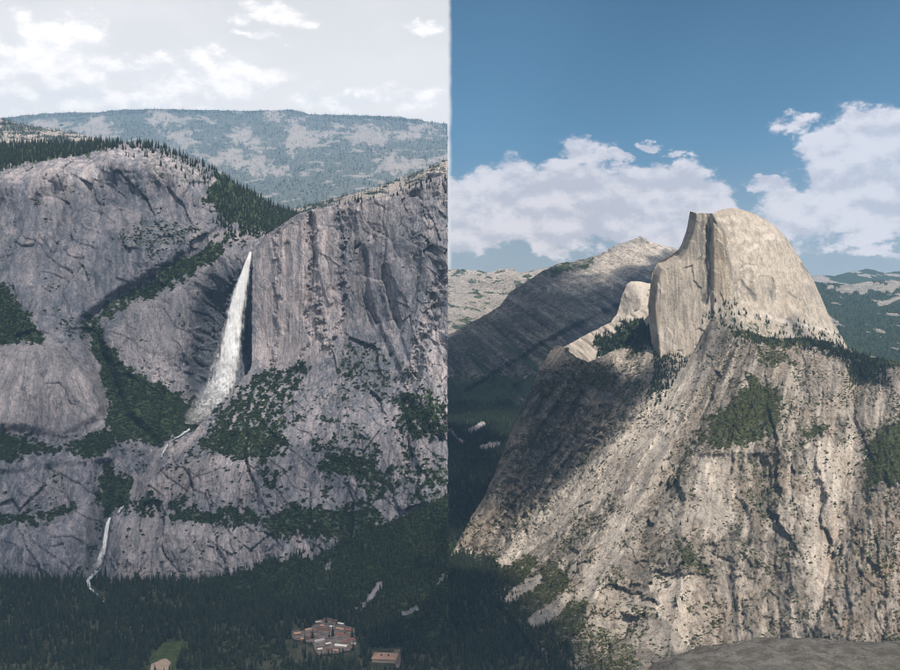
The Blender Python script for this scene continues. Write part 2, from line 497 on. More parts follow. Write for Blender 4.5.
def cliff_relief(X, D, Z, a=1.0, seed=0.0, slant=0.0):
    """fluted, cracked, ledged granite wall; metres towards (+) or from the eye"""
    Xs = X + slant * Z
    w = 18 * fbm(X / 150, Z / 150, seed, 2)
    r = 34 * fbm((Xs + w) / 190, seed + 2, Z / 620, 3, 0.5)
    r += -17 * (ridged((Xs + w) / 85, seed + 5, Z / 520, 2) - 1.1)
    rough = 0.30 + 0.70 * sstep(fbm(X / 230, seed + 14, Z / 330, 3), -0.15, 0.30)
    r += 8 * rough * fbm((Xs + w) / 34, seed + 9, Z / 130, 3, 0.55)
    lz = (Z + 1.3 * w + 14 * fbm(X / 40, seed + 3, Z / 40, 3)) / 38
    r += -13 * rough * (lz - np.floor(lz) - 0.5) * sstep(fbm(X / 210, seed + 8, Z / 150, 3), -0.05, 0.35)
    # joints: diagonal cracked slabs
    q = ((X * 0.55 + Z * 0.85) + 1.6 * w) / 62
    r += 9 * (q - np.floor(q) - 0.5) * sstep(fbm(X / 260, seed + 4, Z / 260, 2), -0.1, 0.35)
    fa, ja, _ = facets((Xs + 1.4 * w + .25 * Z) / 95, (Z + w) / 190, seed + 1, 1.0, .45)
    fb, jb, _ = facets((Xs + w + .3 * Z) / 30, (Z + 8 * fbm(X / 30, 3, Z / 30, 2)) / 62, seed + 2, 1.0, .5)
    r += 30 * fa + 2.5 * ja + rough * (12 * fb + 2 * jb)
    r += 4.5 * rough * fbm(Xs / 10, seed + 6, Z / 24, 3, 0.6)
    return a * r


# ---- far forested ridge behind the west cliff
def ridge_masks(X, D, Z, f):
    blobs = [[(75, 128), (97, 116), (112, 124), (120, 136), (95, 140), (78, 136)], [(30, 126), (52, 120), (62, 128), (45, 134)],
             [(148, 118), (165, 110), (183, 120), (178, 128), (160, 126)], [(160, 133), (185, 138), (200, 148), (180, 149)], [(225, 138), (250, 134), (270, 143), (245, 146), (230, 144)],
             [(283, 146), (295, 126), (306, 124), (315, 140), (312, 149), (292, 150)], [(310, 132), (330, 136), (325, 140), (312, 138)], [(350, 142), (358, 128), (380, 125), (385, 135), (370, 144)],
             [(375, 142), (430, 124), (440, 126), (400, 142)], [(205, 155), (225, 152), (262, 160), (290, 172), (270, 175), (235, 170)], [(375, 168), (390, 156), (420, 158), (440, 165), (400, 172)],
             [(430, 160), (447, 154), (447, 162)], [(0, 142), (25, 138), (45, 146), (30, 153), (0, 150)], [(265, 113), (280, 111), (288, 122), (270, 120)]]
    rock = np.zeros_like(X)
    for b in blobs:
        rock = np.maximum(rock, f.area(b, 6))
    spk = sstep(fbm(X / 330, D / 500, Z / 260, 4, 0.7), -0.15, 0.25)
    rock = rock * (0.62 + 0.38 * spk)
    rock = np.maximum(rock, 0.5 * sstep(fbm(X / 600 + 9, D / 800, 3.3, 4, 0.65), 0.32, 0.6))
    return pack(0.95 - 1.25 * rock, 0.75 * rock, 0, 0.10 * rock)


build_sheet('far_ridge', T=[(-70, 121), (0, 118.5), (20, 116), (50, 113), (100, 112), (120, 110), (160, 109), (200, 110), (245, 111), (290, 110), (310, 114), (350, 115), (400, 117), (430, 122), (447.5, 124)],
            B=[(-70, 225), (447.5, 225)], L=[(-70, 121), (-70, 225)], Rr=[(447.5, 124), (447.5, 225)], nu=470, nv=150,
            ctrl=[(-70, 120, 23805), (60, 113, 24426), (160, 109, 25254), (300, 110, 25875), (447, 124, 25875), (-70, 170, 18630), (150, 150, 20286), (300, 150, 20700), (447, 155, 19872), (-70, 225, 14076), (200, 225, 14076), (447, 225, 14076), (300, 185, 16560)],
            relief=lambda X, D, Z, f: 520 * fbm(X / 2500, Z / 1200, 1.7, 4, 0.5) + 130 * fbm(X / 400, Z / 280, 8.2, 4, 0.55),
            masks=ridge_masks, mat=M['ridge_granite'], label='far forested ridge with pale granite slabs beyond the waterfall cliff', top=((3, 700), (20, 2200)), right=[(.3 + 22 * k / 16, 60 + 4200 * (k / 16) ** 1.3) for k in range(1, 17)], seed=2, jitter=0.8)

build_sheet('wooded_plateau', T=[(250, 216), (290, 210), (330, 199), (360, 192), (385, 184), (410, 175), (430, 167), (447.5, 160)], B=[(250, 250), (447.5, 225)], L=[(250, 216), (250, 250)], Rr=[(447.5, 160), (447.5, 225)], nu=170, nv=60,
            ctrl=[(250, 216, 7200), (330, 199, 7000), (400, 178, 6600), (447, 160, 6400), (250, 250, 5700), (340, 235, 5500), (447, 225, 5000), (360, 205, 5900), (430, 185, 5500)],
            relief=lambda X, D, Z, f: 26 * fbm(X / 160, Z / 90, 3, 4), masks=lambda X, D, Z, f: pack(0.85 - 1.1 * sstep(fbm(X / 130, Z / 34, 6, 4, .6) + .5 * f.line([(350, 200), (400, 186), (447, 168)], 9), 0.05, 0.45), 0.85, 0, .1),
            mat=M['ridge_granite'], label='wooded pale granite plateau behind the headland rim', top=((2, 300), (10, 900)), right=((2, 500), (6, 1200)), seed=44, jitter=.7)
build_sheet('wooded_hill', T=[(-80, 112), (-20, 115), (0, 118), (20, 124), (45, 128), (75, 133), (100, 140), (130, 152)], B=[(-80, 175), (130, 175)], L=[(-80, 112), (-80, 175)], Rr=[(130, 152), (130, 175)], nu=150, nv=60,
            ctrl=[(-80, 112, 8600), (0, 118, 8600), (60, 130, 8400), (130, 152, 8000), (-80, 175, 6200), (30, 150, 7200), (130, 175, 6300)],
            relief=lambda X, D, Z, f: 50 * fbm(X / 260, Z / 130, 3, 4), masks=lambda X, D, Z, f: pack(0.9 - 1.3 * sstep(fbm(X / 150, Z / 50, 9, 4, .6) + .8 * f.area([(-10, 140), (28, 138), (46, 146), (30, 153), (-10, 152)], 4) + .4 * f.line([(40, 130), (70, 138), (110, 142)], 6), 0.15, 0.5), 0.9, 0, .1),
            mat=M['ridge_granite'], label='wooded hill with white granite outcrops behind the west cliff', top=((2, 300), (10, 900)), seed=45, jitter=.7)

# ---- west massif: hill with a cliffed front, gully, nose of bare rock, alcove behind the upper fall
GULLY = [(240, 226), (205, 250), (170, 276), (125, 300), (92, 326), (98, 350), (108, 385), (120, 420), (150, 445)]


def west_relief(X, D, Z, f):
    py, px = f.py0, f.px0
    up = sstep(py, 150, 172)                       # soft forested hill top, cliff below
    hill = sstep(px, 215, 250) * (1 - sstep(py, 222, 240))
    a = up * (1 - 0.8 * hill)
    nose = np.exp(-(((px - 45) / 62) ** 2 + ((py - 388) / 62) ** 2) * 1.1)
    slab = f.area([(118, 365), (135, 297), (165, 287), (190, 262), (212, 248), (222, 252), (212, 300), (192, 302), (190, 362), (145, 385)], 5)
    bare = f.area([(-60, 352), (30, 344), (62, 345), (95, 375), (108, 405), (100, 420), (60, 440), (20, 430), (-60, 432)], 4)
    r = cliff_relief(X, D, Z, 1.0, 1.3, 0.10) * a * (1 - 0.72 * bare) * (1 - 0.55 * slab)
    ang_ = np.arctan2(px - 40, py - 300); rad = np.hypot(px - 40, py - 300)
    r += bare * (9 * fbm(ang_ * 26, rad / 60, 4.0, 3, 0.6) - 6 * (ridged(ang_ * 16, rad / 90, 7.0, 2) - 1))
    r += -55 * sstep(-poly_sd(px, py, [(-60, 352), (30, 344), (62, 345), (95, 375), (108, 405), (100, 420), (60, 440), (20, 430), (-60, 432)]), -3, 9)
    r += 10 * fbm(X / 60, D / 60, Z / 60, 4) * (1 - a)
    r += 70 * f.line(GULLY, 16)
    r += 35 * f.line([(105, 470), (100, 520), (96, 580)], 14)       # slot of the lower fall
    r += 60 * f.line([(232, 250), (215, 320), (205, 400)], 22)      # alcove
    r += -26 * f.line([(0, 462), (60, 455), (110, 452)], 14) - 22 * f.line([(0, 522), (60, 515)], 10)
    return r


def west_masks(X, D, Z, f):
    veg = 0.0 * X
    for pts, v in (([(-60, 285), (8, 288), (22, 305), (46, 338), (30, 347), (-60, 355)], .95),
                   ([(244, 224), (200, 246), (128, 292), (82, 322), (82, 334), (128, 306), (178, 284), (212, 262)], .9),
                   ([(84, 326), (98, 324), (112, 345), (140, 375), (195, 398), (205, 420), (180, 440), (140, 446), (112, 440), (104, 400), (96, 360)], .88),
                   ([(-60, 438), (12, 434), (42, 443), (62, 452), (76, 438), (112, 428), (122, 446), (98, 456), (62, 453), (34, 455), (-60, 468)], .95),
                   ([(-60, 518), (20, 514), (52, 508), (76, 503), (70, 516), (30, 524), (-60, 534)], .85),
                   ([(104, 464), (122, 474), (136, 478), (130, 500), (112, 512), (98, 512), (96, 490)], .9),
                   ([(120, 478), (140, 470), (128, 500)], .8), ([(-60, 170), (-60, 140), (110, 140), (110, 150), (70, 158), (20, 166), (0, 172)], .85),
                   ([(215, 168), (300, 205), (330, 230), (262, 232), (225, 222), (200, 200)], .85), ([(150, 146), (200, 160), (215, 175), (180, 190), (140, 168)], .55),
                   ([(135, 215), (180, 222), (215, 222), (180, 250), (150, 258), (120, 240)], .55), ([(60, 200), (90, 230), (70, 260), (40, 230)], .42)):
        veg = np.maximum(veg, v * f.area(pts))
    veg = np.maximum(veg, 0.52 * sstep(fbm(X / 90, D / 200, Z / 90, 4, 0.6), 0.15, 0.6))
    nosem = f.area([(-60, 350), (30, 342), (62, 345), (95, 375), (108, 405), (100, 420), (60, 442), (20, 432), (-60, 434)], 3)
    veg = veg * (1 - 0.85 * nosem * (f.py0 < 432))
    rim = f.area([(-60, 182), (0, 176), (40, 166), (80, 155), (110, 150), (150, 150), (160, 155), (110, 160), (60, 172), (0, 186)], 3) + f.area([(155, 152), (200, 170), (240, 192), (215, 190), (185, 172), (150, 160)], 3)
    pale = 0.75 * rim * sstep(fbm(X / 30, D / 30, Z / 30, 3), -0.25, 0.2)
    pale = np.maximum(pale, 0.30 * nosem + 0.35 * f.area([(105, 345), (135, 295), (165, 285), (190, 260), (215, 245), (225, 250), (215, 290), (190, 300), (190, 360), (140, 385), (118, 365)], 5))
    pale = np.maximum(pale, 0.65 * f.area([(205, 238), (240, 230), (262, 226), (262, 236), (235, 243), (210, 246)], 2))
    pale = np.maximum(pale, 0.3 * sstep(fbm(X / 45, D / 90, Z / 160, 4, 0.6), 0.2, 0.7))
    stain = 0.75 * f.area([(190, 300), (235, 262), (252, 255), (252, 400), (200, 425), (188, 395), (190, 340)], 8)  # wet rock and the alcove's shade, both painted dark here
    stain = np.maximum(stain, 0.7 * f.area([(94, 500), (110, 500), (112, 580), (70, 575), (80, 540)], 5))
    for pts in ([(56, 350), (70, 395), (96, 420)], [(36, 352), (40, 400), (44, 436)], [(80, 365), (97, 395), (104, 412)], [(55, 190), (60, 250), (75, 320)], [(120, 170), (122, 225), (118, 260)]):
        stain = np.maximum(stain, 0.5 * f.line(pts, 3))
    stain = np.maximum(stain, 0.40 * sstep(fbm(X / 26, D / 200, Z / 240, 4, 0.55), 0.15, 0.6))
    _, ja, ta = facets((X + .1 * Z) / 95, Z / 190, 2.3); _, jb, tb = facets((X + .3 * Z) / 30, Z / 62, 3.3)
    pale = np.maximum(pale, np.clip(.38 * ta + .25 * tb, 0, 1)); stain = np.maximum(stain, np.clip(-.34 * ta - .2 * tb, 0, 1))
    upper = sstep(f.py0, 172, 200) * (1 - sstep(f.py0, 330, 350)) * (1 - sstep(f.px0, 180, 215))
    stain = np.maximum(stain, upper * (.20 + .35 * sstep(fbm(X / 60, 4, Z / 140, 4, .6), -.2, .4)))
    return pack(veg, pale, stain, 0.12 * nosem)


build_sheet('west_cliff', T=[(-60, 146), (0, 143), (50, 143), (80, 142), (110, 142), (140, 143), (160, 147), (180, 154), (200, 162), (225, 176), (250, 192), (275, 206), (300, 214), (330, 222)],
            B=[(-60, 605), (120, 605), (330, 480)], L=[(-60, 146), (-60, 605)], Rr=[(330, 222), (330, 480)], nu=400, nv=470,
            ctrl=[(-60, 146, 5300), (0, 143, 5300), (80, 142, 5250), (150, 144, 5000), (-60, 186, 4560), (0, 178, 4520), (60, 164, 4560), (110, 152, 4680), (160, 156, 4720), (200, 180, 4800), (250, 192, 5200), (300, 212, 5500), (330, 222, 5600),
                  (250, 226, 4700), (300, 235, 4800), (-60, 210, 4500), (0, 203, 4480), (60, 195, 4500), (110, 186, 4610), (160, 190, 4660), (0, 240, 4370), (60, 240, 4370), (130, 230, 4470), (180, 225, 4600), (-60, 290, 4180), (40, 300, 4190), (80, 315, 4230), (120, 290, 4360),
                  (250, 252, 4460), (225, 250, 4400), (190, 265, 4380), (150, 300, 4330), (130, 350, 4290), (170, 350, 4330), (205, 340, 4450), (240, 300, 4500), (245, 380, 4460), (200, 395, 4360), (330, 300, 4800), (330, 480, 4300),
                  (0, 350, 4060), (50, 348, 4060), (40, 390, 3960), (95, 390, 4050), (100, 415, 4010), (40, 432, 3900), (-60, 430, 3900), (112, 380, 4200), (150, 430, 4040), (120, 445, 3900), (185, 430, 4050),
                  (0, 460, 3720), (60, 456, 3740), (100, 480, 3700), (0, 515, 3610), (60, 510, 3620), (0, 535, 3510), (60, 530, 3510), (95, 540, 3560), (0, 585, 3440), (70, 585, 3440), (120, 605, 3330), (-60, 605, 3330), (130, 500, 3720), (200, 480, 3900)],
            relief=west_relief, masks=west_masks, mat=M['west_granite'], label='grey granite cliff with a wooded hilltop, gully and rounded bare nose', top=((4, 300), (30, 900)), seed=5)


# ---- east headland: sheer pink-grey wall right of the fall, brushy ramp, two lower cliff bands
def head_relief(X, D, Z, f):
    px, py = f.px0, f.py0
    wall = 1 - sstep(py - 12 * fbm(X / 120, 2, Z / 120, 2), 372, 400)
    rim = sstep(py - np.interp(px, [252, 300, 340, 400, 447], [238, 214, 205, 192, 176]), 0, 9)
    sm = 1 - 0.80 * sstep(344 - px, 0, 22) * wall            # smooth fluted part beside the fall
    r = cliff_relief(X, D, Z, 1.0, 7.7, 0.0) * (0.35 + 0.65 * rim) * sm
    for pts, w, a in (([(311, 215), (313, 260), (308, 300)], 5, 26), ([(287, 245), (288, 300), (285, 330)], 5, 16), ([(335, 208), (341, 250), (338, 290)], 6, 20),
                      ([(360, 250), (365, 300), (380, 340), (398, 380)], 8, 34), ([(385, 270), (395, 310), (400, 350)], 6, 24), ([(320, 230), (322, 270), (330, 300)], 5, -18),
                      ([(447, 275), (430, 310), (420, 350), (410, 390)], 8, 36), ([(412, 430), (408, 470)], 6, 22), ([(362, 440), (350, 500), (345, 530)], 6, 24), ([(256, 470), (258, 530)], 5, 14),
                      ([(240, 465), (238, 480)], 4, 10), ([(330, 355), (300, 385), (270, 420)], 6, -14), ([(300, 370), (260, 400), (230, 430)], 6, 10), ([(350, 380), (320, 420), (300, 450)], 7, 14)):
        r = r + a * f.line(pts, w)
    r += -60 * f.area([(470, 262), (446, 280), (430, 312), (420, 350), (408, 395), (430, 430), (470, 430)], 10)
    r += -22 * f.area([(276, 232), (310, 215), (310, 330), (300, 365), (276, 372)], 2.5) - 30 * f.area([(318, 212), (338, 206), (346, 300), (330, 350), (318, 340)], 2.5)
    r += -14 * f.line([(135, 482), (180, 452), (230, 448)], 7) + 10 * f.line([(185, 500), (195, 480), (225, 470)], 4)
    r += 5 * ridged(X / 13, 4.4, Z / 50, 3) * sstep(py, 440, 460)
    return r


def head_masks(X, D, Z, f):
    px, py = f.px0, f.py0
    veg = 0 * X
    for pts, v in (([(196, 448), (218, 410), (242, 382), (270, 368), (300, 360), (312, 368), (288, 400), (286, 436), (262, 462), (240, 462), (205, 452)], .70),
                   ([(200, 450), (230, 425), (280, 430), (288, 445), (265, 463), (230, 462)], .95), ([(165, 508), (176, 500), (200, 508), (250, 506), (262, 512), (268, 528), (240, 524), (180, 522)], .97),
                   ([(258, 515), (300, 505), (340, 508), (372, 500), (385, 520), (380, 545), (340, 540), (270, 540)], .92), ([(318, 462), (345, 450), (372, 455), (385, 475), (360, 480), (325, 478)], .9),
                   ([(390, 400), (425, 392), (447, 400), (447, 430), (425, 440), (400, 440)], .8), ([(300, 440), (340, 430), (350, 445), (310, 455)], .6), ([(360, 470), (400, 465), (400, 500), (365, 505)], .7),
                   ([(400, 440), (447, 470), (447, 520), (415, 520), (405, 470)], .62), ([(258, 470), (290, 468), (285, 490), (265, 492)], .7), ([(120, 500), (150, 495), (170, 505), (150, 515), (112, 515)], .75),
                   ([(330, 345), (375, 340), (420, 380), (400, 400), (340, 400)], .50), ([(160, 470), (190, 450), (215, 452), (190, 466)], .55), ([(338, 206), (375, 198), (447, 178), (447, 190), (380, 206)], .5), ([(345, 230), (375, 240), (365, 275), (350, 260)], .42)):
        veg = np.maximum(veg, v * f.area(pts, 4))
    veg = veg * (0.72 + 0.45 * sstep(fbm(X / 22, D / 60, Z / 22, 3), -0.3, 0.2))
    veg = np.maximum(veg, (0.60 * sstep(fbm(X / 70, D / 120, Z / 60, 4, 0.6), 0.05, 0.5)) * sstep(py, 390, 420) * sstep(px, 250, 300))
    veg = np.maximum(veg, 0.5 * sstep(fbm(X / 60, D / 120, Z / 60, 4, 0.6), 0.2, 0.6) * sstep(px, 330, 360))
    bright = f.area([(253, 258), (268, 235), (300, 216), (330, 208), (336, 260), (345, 320), (330, 352), (290, 366), (268, 374), (255, 368)], 5)  # sunlight on the wall beside the fall, painted as pale and warm tone
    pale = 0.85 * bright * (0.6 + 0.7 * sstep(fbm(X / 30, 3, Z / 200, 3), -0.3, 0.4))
    pale = np.maximum(pale, 0.55 * f.line([(446, 280), (430, 312), (420, 350), (410, 390)], 9) * sstep(fbm(X / 16, 2, Z / 30, 3), -0.3, 0.3))  # lit edge of the nearer buttress, painted pale
    pale = np.maximum(pale, 1.0 * f.area([(336, 202), (360, 197), (400, 190), (425, 182), (405, 194), (365, 206), (345, 212)], 2) * sstep(fbm(X / 20, 2, Z / 20, 3), -0.3, 0.2))
    pale = np.maximum(pale, 0.5 * f.area([(140, 490), (175, 462), (215, 458), (250, 465), (250, 500), (215, 498), (190, 492), (160, 502)], 4))
    pale = np.maximum(pale, 0.38 * f.area([(115, 522), (170, 516), (260, 530), (255, 560), (180, 585), (112, 575)], 5))
    for pts in ([(236, 388), (262, 380), (285, 372)], [(250, 412), (275, 392), (300, 372)], [(230, 420), (255, 400)], [(372, 425), (378, 440), (368, 448)], [(350, 470), (356, 488)], [(440, 280), (425, 320), (412, 360)], [(345, 372), (318, 408), (302, 440)]):
        pale = np.maximum(pale, 0.6 * f.line(pts, 4) * sstep(fbm(X / 15, 6, Z / 15, 3), -0.3, 0.3))
    pale = np.maximum(pale, 0.55 * f.line([(170, 452), (185, 442), (198, 430)], 8))
    pale = np.maximum(pale, 0.35 * sstep(fbm(X / 26, 8, Z / 60, 4, 0.6), 0.2, 0.6))
    stain = 0.45 * sstep(fbm(X / 20, 5, Z / 260, 4, 0.55), 0.12, 0.55) * (1 - .5 * bright)
    stain = np.maximum(stain, .5 * bright * sstep(fbm(X / 9, 15, Z / 300, 3, .6), .12, .5))
    for pts in ([(311, 213), (313, 260), (307, 310)], [(287, 240), (288, 330)], [(341, 215), (343, 300)], [(300, 222), (296, 300)], [(270, 250), (276, 300), (272, 340)]):
        stain = np.maximum(stain, 0.62 * f.line(pts, 3.2))
    stain = np.maximum(stain, 0.55 * f.area([(345, 215), (390, 205), (447, 190), (447, 262), (415, 260), (370, 262), (350, 300), (342, 250)], 8) * sstep(fbm(X / 50, 1, Z / 90, 3), -0.4, 0.4))
    stain = np.maximum(stain, 0.75 * f.area([(354, 330), (380, 330), (395, 380), (360, 392), (345, 360)], 8))
    stain = np.maximum(stain, 0.6 * f.area([(108, 515), (116, 512), (118, 575), (106, 578)], 3))
    _, ja, ta = facets(X / 95, Z / 190, 8.7); _, jb, tb = facets((X + .3 * Z) / 30, Z / 62, 9.7)
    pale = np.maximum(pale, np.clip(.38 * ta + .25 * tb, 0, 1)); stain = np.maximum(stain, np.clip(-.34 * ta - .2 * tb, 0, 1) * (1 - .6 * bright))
    warm = 0.35 * bright * sstep(fbm(X / 60, 9, Z / 140, 3), -0.2, 0.5) + 0.25 * f.line([(170, 452), (190, 440)], 8) + 0.22 * f.area([(140, 490), (175, 462), (200, 458), (190, 495), (160, 502)], 4)
    return pack(veg, pale, stain, warm)


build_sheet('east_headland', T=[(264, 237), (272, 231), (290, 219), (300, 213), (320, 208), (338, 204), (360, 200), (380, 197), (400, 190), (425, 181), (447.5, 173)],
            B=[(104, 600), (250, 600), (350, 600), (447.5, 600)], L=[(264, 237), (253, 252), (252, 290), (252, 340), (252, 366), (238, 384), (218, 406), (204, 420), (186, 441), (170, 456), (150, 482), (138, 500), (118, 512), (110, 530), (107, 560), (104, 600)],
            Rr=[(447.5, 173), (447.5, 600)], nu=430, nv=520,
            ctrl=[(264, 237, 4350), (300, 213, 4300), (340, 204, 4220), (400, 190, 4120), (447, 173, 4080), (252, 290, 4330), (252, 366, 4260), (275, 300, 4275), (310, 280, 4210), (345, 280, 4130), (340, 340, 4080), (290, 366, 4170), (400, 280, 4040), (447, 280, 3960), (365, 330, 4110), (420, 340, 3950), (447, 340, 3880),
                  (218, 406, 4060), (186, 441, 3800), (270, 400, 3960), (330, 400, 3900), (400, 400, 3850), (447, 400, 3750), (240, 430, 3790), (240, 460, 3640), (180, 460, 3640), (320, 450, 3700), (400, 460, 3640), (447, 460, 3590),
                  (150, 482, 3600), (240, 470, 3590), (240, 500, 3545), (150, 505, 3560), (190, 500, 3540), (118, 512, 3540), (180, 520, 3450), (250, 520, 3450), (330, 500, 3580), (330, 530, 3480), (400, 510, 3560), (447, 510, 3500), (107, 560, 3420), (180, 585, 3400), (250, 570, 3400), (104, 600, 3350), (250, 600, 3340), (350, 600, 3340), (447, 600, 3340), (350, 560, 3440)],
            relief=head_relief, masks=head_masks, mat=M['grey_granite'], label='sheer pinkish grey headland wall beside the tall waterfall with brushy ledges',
            top=((1.5, 260), (16, 800)), left=((6, 120), (14, 420)), right=[(.5 + 17 * k / 24, 12 + 1700 * (k / 24) ** 1.4) for k in range(1, 25)], seed=11)

# ---- talus under the headland and canyon bottom east of it
build_sheet('talus_slope', T=[(150, 596), (200, 584), (250, 566), (300, 550), (350, 540), (400, 518), (448, 494)], B=[(150, 618), (250, 628), (285, 619), (322, 611), (352, 616), (372, 638), (400, 652), (448, 664)], L=[(150, 596), (150, 618)], Rr=[(448, 494), (448, 664)], nu=180, nv=110,
            ctrl=[(150, 596, 3360), (250, 566, 3420), (350, 540, 3460), (448, 494, 3500), (150, 618, FD(616)), (250, 628, FD(624)), (285, 619, FD(616)), (322, 611, FD(608)), (352, 616, FD(613)), (372, 638, FD(634)), (400, 652, FD(648)), (448, 664, FD(659)), (300, 590, 3220), (400, 600, 3010), (250, 600, 3180), (350, 580, 3260)],
            relief=lambda X, D, Z, f: 14 * fbm(X / 120, D / 120, 1.5, 4),
            masks=lambda X, D, Z, f: pack(0.95 - 0.9 * np.maximum(np.maximum(f.line([(380, 583), (366, 603), (352, 612)], 5), f.line([(330, 560), (326, 570)], 3)), np.maximum(f.line([(416, 608), (404, 613)], 3.5), f.line([(446, 576), (440, 582)], 4))), 0.6 * f.line([(380, 583), (366, 603), (352, 612)], 6), 0, 0.3 * f.line([(416, 608), (404, 613)], 5)),
            mat=M['grey_granite'], label='wooded talus slope below the headland cliffs', top=None, right=((2, 300), (4, 900)), seed=14)


def canyon_masks(X, D, Z, f):
    pale = np.maximum(f.line([(470, 430), (482, 424)], 5), f.line([(480, 449), (497, 444)], 4)) + f.line([(450, 430), (462, 442)], 3)
    return pack(0.95 - 0.8 * pale, 0.5 * pale, 0, 0)


build_sheet('canyon_floor', T=[(420, 402), (600, 402)], B=[(420, 585), (600, 585)], L=[(420, 402), (420, 585)], Rr=[(600, 402), (600, 585)], nu=140, nv=140,
            ctrl=[(420, 402, 6600), (600, 402, 6600), (420, 450, 5300), (600, 450, 5300), (420, 500, 4450), (600, 500, 4450), (420, 585, FD(583)), (600, 585, FD(583)), (420, 545, 3890), (600, 545, 3890)],
            relief=lambda X, D, Z, f: 26 * fbm(X / 200, D / 300, 2.5, 4), masks=canyon_masks, mat=M['grey_granite'], label='dark forested canyon floor below the long granite mountain', top=None, seed=17)

# ---- distant bare crest and long granite mountain behind the dome
build_sheet('snowy_crest', T=[(380, 272), (440, 270), (455, 269), (475, 270), (490, 272), (500, 269), (506, 270), (513, 267.5), (519, 273), (530, 271), (545, 268), (580, 262)], B=[(380, 372), (580, 372)], L=[(380, 272), (380, 372)], Rr=[(580, 262), (580, 372)],
            nu=260, nv=110, ctrl=[(380, 272, 12500), (480, 270, 12500), (580, 262, 12500), (380, 320, 9800), (480, 310, 10300), (580, 320, 10000), (380, 372, 8300), (580, 372, 8600)],
            relief=lambda X, D, Z, f: 160 * fbm((X + Z) / 500, Z / 200, 4.1, 5, 0.55), masks=lambda X, D, Z, f: pack(0.62 * sstep(fbm(X / 240, 3, Z / 70, 4, 0.6), 0.0, 0.35), 0.55 + 0.5 * f.area([(440, 266), (560, 262), (540, 276), (520, 280), (490, 275), (440, 280)], 2), 0.2 * sstep(fbm(X / 300, 7, Z / 90, 3), 0.1, .4), 0.25),
            mat=M['far_granite'], label='far bare granite crest with snow patches beyond the canyon', top=((3, 500), (12, 1500)), seed=20, jitter=0.9)


def long_relief(X, D, Z, f):
    s = X * 0.80 - Z * 0.60                    # slabs dip down to the left
    q = X * 0.60 + Z * 0.80
    w = 60 * fbm(X / 500, 2, Z / 500, 2)
    r = 60 * fbm(s / 900, 1, (q + w) / 240, 4, 0.55) - 22 * (ridged(s / 600, 5, (q + w) / 120, 3) - 1)
    r += 16 * fbm(X / 60, 8, Z / 60, 4, 0.6)
    r += 120 * f.line([(640, 300), (560, 340), (500, 375), (470, 395)], 9) + 50 * f.line([(560, 360), (500, 402)], 7)
    return r


def long_masks(X, D, Z, f):
    px, py = f.px0, f.py0
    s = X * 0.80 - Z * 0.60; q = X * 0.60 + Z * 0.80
    veg = 0.75 * sstep(fbm(s / 420, 1, q / 70, 4, 0.6), 0.0, 0.4) * sstep(py, 300, 350)
    veg = np.maximum(veg, .8 * f.area([(545, 272), (560, 264), (592, 258), (598, 262), (575, 268), (555, 277)], 3))
    veg = np.maximum(veg, .85 * f.area([(440, 372), (500, 378), (540, 372), (560, 380), (540, 402), (440, 420)], 5))
    stain = 0.85 * sstep(fbm(s / 500, 7, q / 50, 4, 0.6), -0.25, 0.35) * sstep(py - (px - 560) * -0.32, 285, 305)  # flank shade painted in below the summit line
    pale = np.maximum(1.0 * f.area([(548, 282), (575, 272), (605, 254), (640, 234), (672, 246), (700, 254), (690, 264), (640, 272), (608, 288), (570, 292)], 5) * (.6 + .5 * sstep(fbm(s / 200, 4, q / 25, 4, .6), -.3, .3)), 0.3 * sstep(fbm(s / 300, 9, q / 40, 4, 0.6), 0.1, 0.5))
    for pts in ([(548, 372), (530, 385), (505, 400)], [(556, 362), (520, 380), (490, 392)]):
        pale = np.maximum(pale, 0.6 * f.line(pts, 2.5))
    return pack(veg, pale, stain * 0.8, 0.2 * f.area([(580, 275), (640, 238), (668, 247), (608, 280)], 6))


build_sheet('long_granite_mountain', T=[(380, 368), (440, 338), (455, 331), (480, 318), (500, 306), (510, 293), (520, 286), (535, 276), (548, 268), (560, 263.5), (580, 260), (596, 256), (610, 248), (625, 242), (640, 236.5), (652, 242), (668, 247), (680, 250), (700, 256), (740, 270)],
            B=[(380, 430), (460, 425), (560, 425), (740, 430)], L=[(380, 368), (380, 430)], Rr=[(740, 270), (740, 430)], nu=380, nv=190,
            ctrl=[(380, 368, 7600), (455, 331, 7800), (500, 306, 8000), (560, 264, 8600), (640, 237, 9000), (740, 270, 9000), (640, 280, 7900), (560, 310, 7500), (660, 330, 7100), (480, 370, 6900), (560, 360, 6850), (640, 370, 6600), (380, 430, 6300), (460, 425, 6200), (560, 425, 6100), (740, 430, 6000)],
            relief=long_relief, masks=long_masks, mat=M['shaded_slab_granite'], label='long slabby granite mountain with a pale sunlit summit behind the dome', top=((3, 400), (16, 1300)), seed=23)

